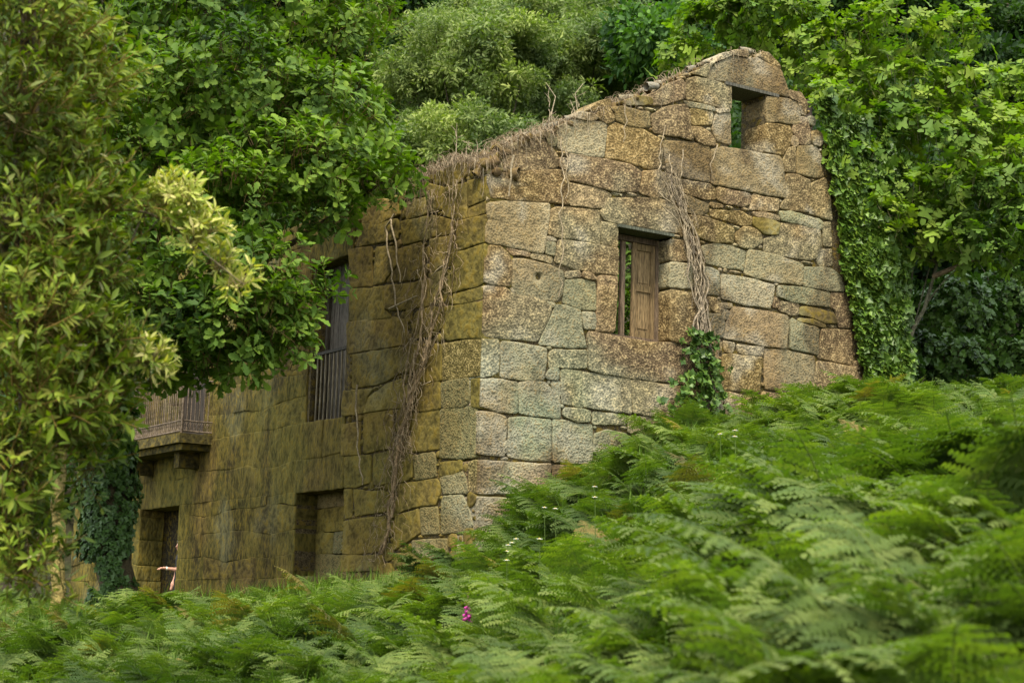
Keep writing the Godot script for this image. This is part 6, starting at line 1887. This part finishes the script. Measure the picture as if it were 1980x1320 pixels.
func build_ferns() -> void:
	var tones := [Color(0.125, 0.185, 0.05), Color(0.16, 0.215, 0.062), Color(0.095, 0.15, 0.042)]
	var kinds := []
	for k in 11:
		kinds.append(frond_mesh(rg.randf_range(0.72, 1.12), rg.randi_range(13, 18), rg.randi_range(12, 16), [62.0, 95.0, 112.0, 80.0, 126.0, 100.0, 70.0, 86.0, 118.0, 135.0, 75.0][k], tones if k < 10 else [Color(0.20, 0.16, 0.06), Color(0.24, 0.20, 0.07), Color(0.16, 0.17, 0.05)]))
	var bed := Node3D.new()
	bed.name = "bracken"
	add_child(bed)
	tag(bed, "thick bed of green bracken covering the slope in front of the house", "fern")
	stuff(bed)
	var sets := [[], [], [], [], [], [], [], [], [], [], []]
	var near := []
	var foxglove := Vector3(-0.3, 1.78, -15)
	for k in 20000:
		var d := sqrt(rg.randf_range(7.0 * 7.0, 38.0 * 38.0))
		var x := d * rg.randf_range(-0.36, 0.36)
		var z := -d
		if not outside_house(x, z):
			continue
		var ray := (Vector2(x, z) - Vector2(foxglove.x, foxglove.z)).dot(-Vector2(foxglove.x, foxglove.z).normalized())
		var off := absf((Vector2(x, z) - Vector2(foxglove.x, foxglove.z)).cross(Vector2(foxglove.x, foxglove.z).normalized()))
		if ray > -0.3 and ray < 3.5 and off < 0.55:
			continue
		var y := ground_at(x, z)
		var s := rg.randf_range(0.5, 1.0) * (1.0 + 0.55 * nz.get_noise_2d(x * 55.0, z * 55.0))
		s = clampf(s, 0.42, 1.12)
		if d < 15.0 and x > d * 0.14:
			s *= 1.55
		if x < -1.0 and d > 22.0:
			s *= 0.68
		var b := Basis(Vector3.UP, rg.randf() * TAU) * Basis(Vector3(1, 0, 0), rg.randf_range(-0.25, 0.25))
		var t := Transform3D(b.scaled(Vector3.ONE * s), Vector3(x, y, z))
		if d < 14.0 and near.size() < 110 and absf(x) < d * 0.3 and rg.randf() < 0.2:
			near.append(t)
			continue
		sets[10 if d > 17.0 and rg.randf() < 0.02 else k % 10].append(t)
	for k in 11:
		scatter("fronds", kinds[k], M.fern, sets[k], tints(sets[k], Color(0.58, 0.62, 0.66), Color(1.3, 1.2, 1.05), 0.35, 25.0), bed)
	var mats := []
	for k in near.size():
		var o := MeshInstance3D.new()
		o.name = numbered("bracken_frond")
		o.mesh = kinds[k % 10]
		o.material_override = M.fern
		o.transform = near[k]
		add_child(o)
		tag(o, "arching green bracken frond among its like in the near part of the fern bed", "fern frond", "near bracken fronds")
	# grass between the ferns and along the foot of the walls
	var gm := MB.new()
	for k in 26:
		var a := Vector3(rg.randfn() * 0.07, 0, rg.randfn() * 0.07)
		var d := Vector3(rg.randfn() * 0.35, 1.0, rg.randfn() * 0.35)
		leaf(gm, a, d, Vector3(rg.randfn(), 0.2, rg.randfn()), rg.randf_range(0.25, 0.5), 0.006, LANCE, Color(0.11, 0.19, 0.04) * rg.randf_range(0.8, 1.3), 0.2, rg.randf_range(0.1, 0.7))
	var where := []
	for k in 4200:
		var d := rg.randf_range(9.0, 33.0)
		var x := d * rg.randf_range(-0.34, 0.34)
		if outside_house(x, -d):
			where.append(Transform3D(Basis(Vector3.UP, rg.randf() * TAU) * rg.randf_range(0.7, 1.3), Vector3(x, ground_at(x, -d) - 0.02, -d)))
	var gr := Node3D.new()
	gr.name = "grass"
	add_child(gr)
	tag(gr, "tufts of green grass between the ferns below the walls", "grass")
	stuff(gr)
	scatter("blades", gm.mesh(), M.fern, where, tints(where, Color(0.7, 0.75, 0.7), Color(1.3, 1.2, 0.9), 0.3), gr)

func daisy(at: Vector3, label: String, tall: float) -> void:
	var o := thing("white_flower", at, label, "flower", "white daisies in the ferns")
	var st := MB.new()
	st.tube([Vector3.ZERO, Vector3(0.02, tall * 0.5, 0), Vector3(0, tall, 0.01)], 0.006, 0.004, 4, Color(0.12, 0.18, 0.05))
	part("stalk", st.mesh(), M.fern, o)
	var pm := MB.new()
	var c := Vector3(0, tall, 0.01)
	for k in 12:
		var a := TAU * k / 12.0
		leaf(pm, c, Vector3(cos(a), 0.25, sin(a)), Vector3.UP, 0.03, 0.008, ROUND, Color(0.85, 0.85, 0.8), 0.1, 0.4)
	part("petals", pm.mesh(), M.petal, o)
	var cm := MB.new()
	cm.tube([c - Vector3(0, 0.004, 0), c + Vector3(0, 0.006, 0)], 0.012, 0.008, 8, Color(0.7, 0.5, 0.06))
	part("eye", cm.mesh(), M.petal, o)

func build_flowers() -> void:
	var rows := [0.02, 2.44, -18, 0.06, 2.46, -17.9, 0.1, 2.5, -17.9, 0.01, 2.36, -17.6, 0.01, 2.23, -16.5, 0.29, 2.38, -15.4, 0.39, 2.86, -18.4, 0.48, 2.79, -17.5, 0.84, 2.87, -16.9, 0.89, 3.06, -18, 2.31, 3.67, -17.9, 2.17, 3.64, -18, 2.23, 3.54, -17.3]
	var says := ["white daisy in the middle of the loose group below the house corner", "white daisy second from the top of the group below the house corner", "white daisy highest of the group below the house corner", "white daisy below the middle of the group under the house corner", "lowest white daisy of the group under the house corner", "single white daisy right of the group under the house corner", "left one of two white daisies at the foot of the corner", "right one of two white daisies at the foot of the corner", "lower white daisy in the ferns under the gable window", "upper white daisy in the ferns under the gable window", "upper right daisy of three in the ferns before the gable", "left daisy of three in the ferns before the gable", "lowest daisy of three in the ferns before the gable"]
	for k in rows.size() / 3:
		var p := Vector3(rows[k * 3], rows[k * 3 + 1], rows[k * 3 + 2])
		var g := ground_at(p.x, p.z)
		daisy(Vector3(p.x, g, p.z), says[k], maxf(0.5, p.y - g))
	# foxglove
	var f := Vector3(-0.37, 1.86, -18)
	var g := ground_at(f.x, f.z)
	var o := thing("foxglove", Vector3(f.x, g, f.z), "single magenta foxglove spike in the ferns below the house corner", "flower")
	var tall := f.y - g + 0.10
	var sm := MB.new()
	sm.tube([Vector3.ZERO, Vector3(0.01, tall * 0.6, 0), Vector3(-0.02, tall, 0)], 0.009, 0.004, 5, Color(0.14, 0.19, 0.06))
	part("stalk", sm.mesh(), M.fern, o)
	for k in 20:
		var y := tall - 0.27 + k * 0.0135
		var a := k * 2.4
		var r := lerpf(1.15, 0.3, k / 19.0)
		var d := Vector3(cos(a), -0.75, sin(a)).normalized()
		var bm := MB.new()
		var c := Vector3(0, y, 0)
		var col := Color(0.52, 0.05, 0.34).lerp(Color(0.62, 0.14, 0.42), rg.randf())
		bm.tube([c, c + d * 0.012 * r, c + d * 0.03 * r], 0.006 * r, 0.014 * r, 7, col)
		bm.tube([c + d * 0.03 * r, c + d * 0.05 * r, c + d * 0.055 * r], 0.0145 * r, 0.02 * r, 7, col)
		part("bell", bm.mesh(), M.petal, o)

# ------------------------------------------------------------------ the person at the door
func build_person() -> void:
	var at := wall_point("front", 10.9, 1.38, -0.23)
	var o := thing("person", at, "person half hidden behind the right jamb of the dark doorway, one bare arm held out", "person")
	o.rotation_degrees.y = HOUSE_YAW - 90.0
	var skin := Color(0.56, 0.30, 0.21)
	var black := Color(0.022, 0.022, 0.026)
	var dark := Color(0.03, 0.032, 0.04)
	var b := [
		[Vector3(0, 0.95, 0), Vector3(0, 1.12, 0.01), 0.15, 0.125, black, 0.75],
		[Vector3(0, 1.12, 0.01), Vector3(0, 1.33, 0.0), 0.13, 0.15, black, 0.75],
		[Vector3(-0.14, 1.36, -0.01), Vector3(0.14, 1.36, -0.01), 0.062, 0.062, skin],
		[Vector3(0, 1.34, 0), Vector3(0, 1.40, 0.0), 0.10, 0.075, skin, 0.8],
		[Vector3(0, 1.40, 0.0), Vector3(0, 1.50, 0.02), 0.055, 0.052, skin],
		[Vector3(-0.09, 0.92, 0), Vector3(-0.10, 0.50, 0.01), 0.088, 0.062, dark],
		[Vector3(0.09, 0.92, 0), Vector3(0.10, 0.50, 0.02), 0.088, 0.062, dark],
		[Vector3(-0.10, 0.50, 0.01), Vector3(-0.10, 0.09, -0.02), 0.06, 0.042, dark],
		[Vector3(0.10, 0.50, 0.02), Vector3(0.10, 0.09, -0.01), 0.06, 0.042, dark],
		[Vector3(-0.10, 0.05, -0.04), Vector3(-0.11, 0.035, 0.13), 0.045, 0.038, Color(0.05, 0.04, 0.035)],
		[Vector3(0.10, 0.05, -0.03), Vector3(0.11, 0.035, 0.14), 0.045, 0.038, Color(0.05, 0.04, 0.035)],
		[Vector3(-0.17, 1.36, -0.01), Vector3(-0.23, 1.10, -0.02), 0.05, 0.041, skin],
		[Vector3(-0.23, 1.10, -0.02), Vector3(-0.22, 0.87, 0.06), 0.04, 0.029, skin],
		[Vector3(-0.22, 0.87, 0.06), Vector3(-0.215, 0.77, 0.09), 0.032, 0.026, skin],
		[Vector3(0.17, 1.36, 0.0), Vector3(0.21, 1.13, 0.14), 0.05, 0.042, skin],
		[Vector3(0.21, 1.13, 0.14), Vector3(0.16, 1.15, 0.38), 0.041, 0.028, skin],
	]
	part("body", body_mesh(b, Vector3(-0.36, -0.04, -0.28), Vector3(0.36, 1.6, 0.5), 0.016, 0.05), M.skin, o)
	# the held-out hand, and head, each on a finer grid
	var wst := Vector3(0.16, 1.15, 0.37)
	var hb := [[wst, wst + Vector3(-0.005, 0.0, 0.04), 0.027, 0.03, skin, 1.0], [wst + Vector3(-0.02, 0, 0.04), wst + Vector3(-0.025, 0.0, 0.095), 0.02, 0.02, skin], [wst + Vector3(0.02, 0, 0.04), wst + Vector3(0.022, 0.0, 0.09), 0.02, 0.018, skin]]
	for k in 4:
		var x: float = [-0.033, -0.011, 0.011, 0.031][k]
		var l: float = [0.066, 0.075, 0.07, 0.054][k]
		var r := wst + Vector3(x, 0.002, 0.098)
		var m := r + Vector3(x * 0.1, -0.008, l * 0.5)
		hb.append([r, m, 0.0095, 0.0088, skin])
		hb.append([m, m + Vector3(0, -0.022, l * 0.45), 0.0088, 0.007, skin])
	hb.append([wst + Vector3(-0.028, -0.004, 0.035), wst + Vector3(-0.06, -0.012, 0.07), 0.013, 0.011, skin])
	hb.append([wst + Vector3(-0.06, -0.012, 0.07), wst + Vector3(-0.066, -0.02, 0.1), 0.011, 0.008, skin])
	part("hand", body_mesh(hb, wst + Vector3(-0.1, -0.08, -0.04), wst + Vector3(0.08, 0.06, 0.2), 0.0042, 0.008), M.skin, o)
	var hd := Vector3(0, 1.60, 0.02)
	var fb := [[hd + Vector3(0, 0.03, -0.015), hd + Vector3(0, -0.01, 0.0), 0.085, 0.08, skin], [hd + Vector3(0, -0.03, 0.035), hd + Vector3(0, -0.075, 0.05), 0.055, 0.034, skin], [hd + Vector3(0, 0.005, 0.085), hd + Vector3(0, -0.03, 0.105), 0.008, 0.014, skin], [hd + Vector3(-0.03, 0.022, 0.07), hd + Vector3(0.03, 0.022, 0.07), 0.014, 0.014, skin], [hd + Vector3(-0.02, -0.058, 0.083), hd + Vector3(0.02, -0.058, 0.083), 0.008, 0.008, Color(0.45, 0.18, 0.15)], [hd + Vector3(0.083, -0.01, -0.005), hd + Vector3(0.086, 0.02, -0.015), 0.014, 0.016, skin], [hd + Vector3(-0.083, -0.01, -0.005), hd + Vector3(-0.086, 0.02, -0.015), 0.014, 0.016, skin], [hd + Vector3(0, -0.12, 0.0), hd + Vector3(0, -0.05, 0.0), 0.052, 0.055, skin]]
	part("head", body_mesh(fb, hd + Vector3(-0.13, -0.17, -0.13), hd + Vector3(0.13, 0.14, 0.15), 0.0065, 0.018), M.skin, o)
	var hair := [[hd + Vector3(0, 0.05, -0.03), hd + Vector3(0, 0.02, -0.04), 0.088, 0.09, Color(0.10, 0.08, 0.06)], [hd + Vector3(0, 0.07, 0.03), hd + Vector3(0, 0.06, 0.0), 0.06, 0.07, Color(0.10, 0.08, 0.06)], [hd + Vector3(0, -0.02, -0.06), hd + Vector3(0, -0.09, -0.06), 0.062, 0.045, Color(0.10, 0.08, 0.06)]]
	part("hair", body_mesh(hair, hd + Vector3(-0.13, -0.16, -0.16), hd + Vector3(0.13, 0.16, 0.12), 0.009, 0.02), M.skin, o)
	for s in [-1.0, 1.0]:
		var eye := SphereMesh.new()
		eye.radius = 0.011
		eye.height = 0.022
		part("eye", eye, M.iron, o, hd + Vector3(0.031 * s, 0.004, 0.077))
	var strap := MB.new()
	strap.tube([wst + Vector3(0.004, 0, -0.02), wst + Vector3(0.001, 0, 0.006)], 0.034, 0.033, 12, Color(0.75, 0.72, 0.62))
	part("bracelet", strap.mesh(), M.skin, o)

func build_ground() -> void:
	var mb := MB.new()
	var xs := []
	var zs := []
	var x := -70.0
	while x <= 70.0:
		xs.append(x)
		x += 0.7 if absf(x) < 14.0 else 3.0
	var z := 15.0
	while z >= -160.0:
		zs.append(z)
		z -= 0.7 if z > -46.0 else 3.0
	for zz in zs:
		for xx in xs:
			var g := nz.get_noise_2d(xx * 50.0, zz * 50.0)
			var c := Color(0.042, 0.052, 0.018).lerp(Color(0.06, 0.046, 0.03), clampf(0.5 + g, 0.0, 1.0))
			mb.p(Vector3(xx, ground_at(xx, zz), zz), c)
	for j in zs.size() - 1:
		for i in xs.size() - 1:
			var a: int = j * xs.size() + i
			mb.quad(a, a + 1, a + xs.size() + 1, a + xs.size())
	var o := part("ground", mb.mesh(), M.soil, self)
	o.set_meta("kind", "structure")
	o.set_meta("label", "sloping ground rising to the wood behind the house")
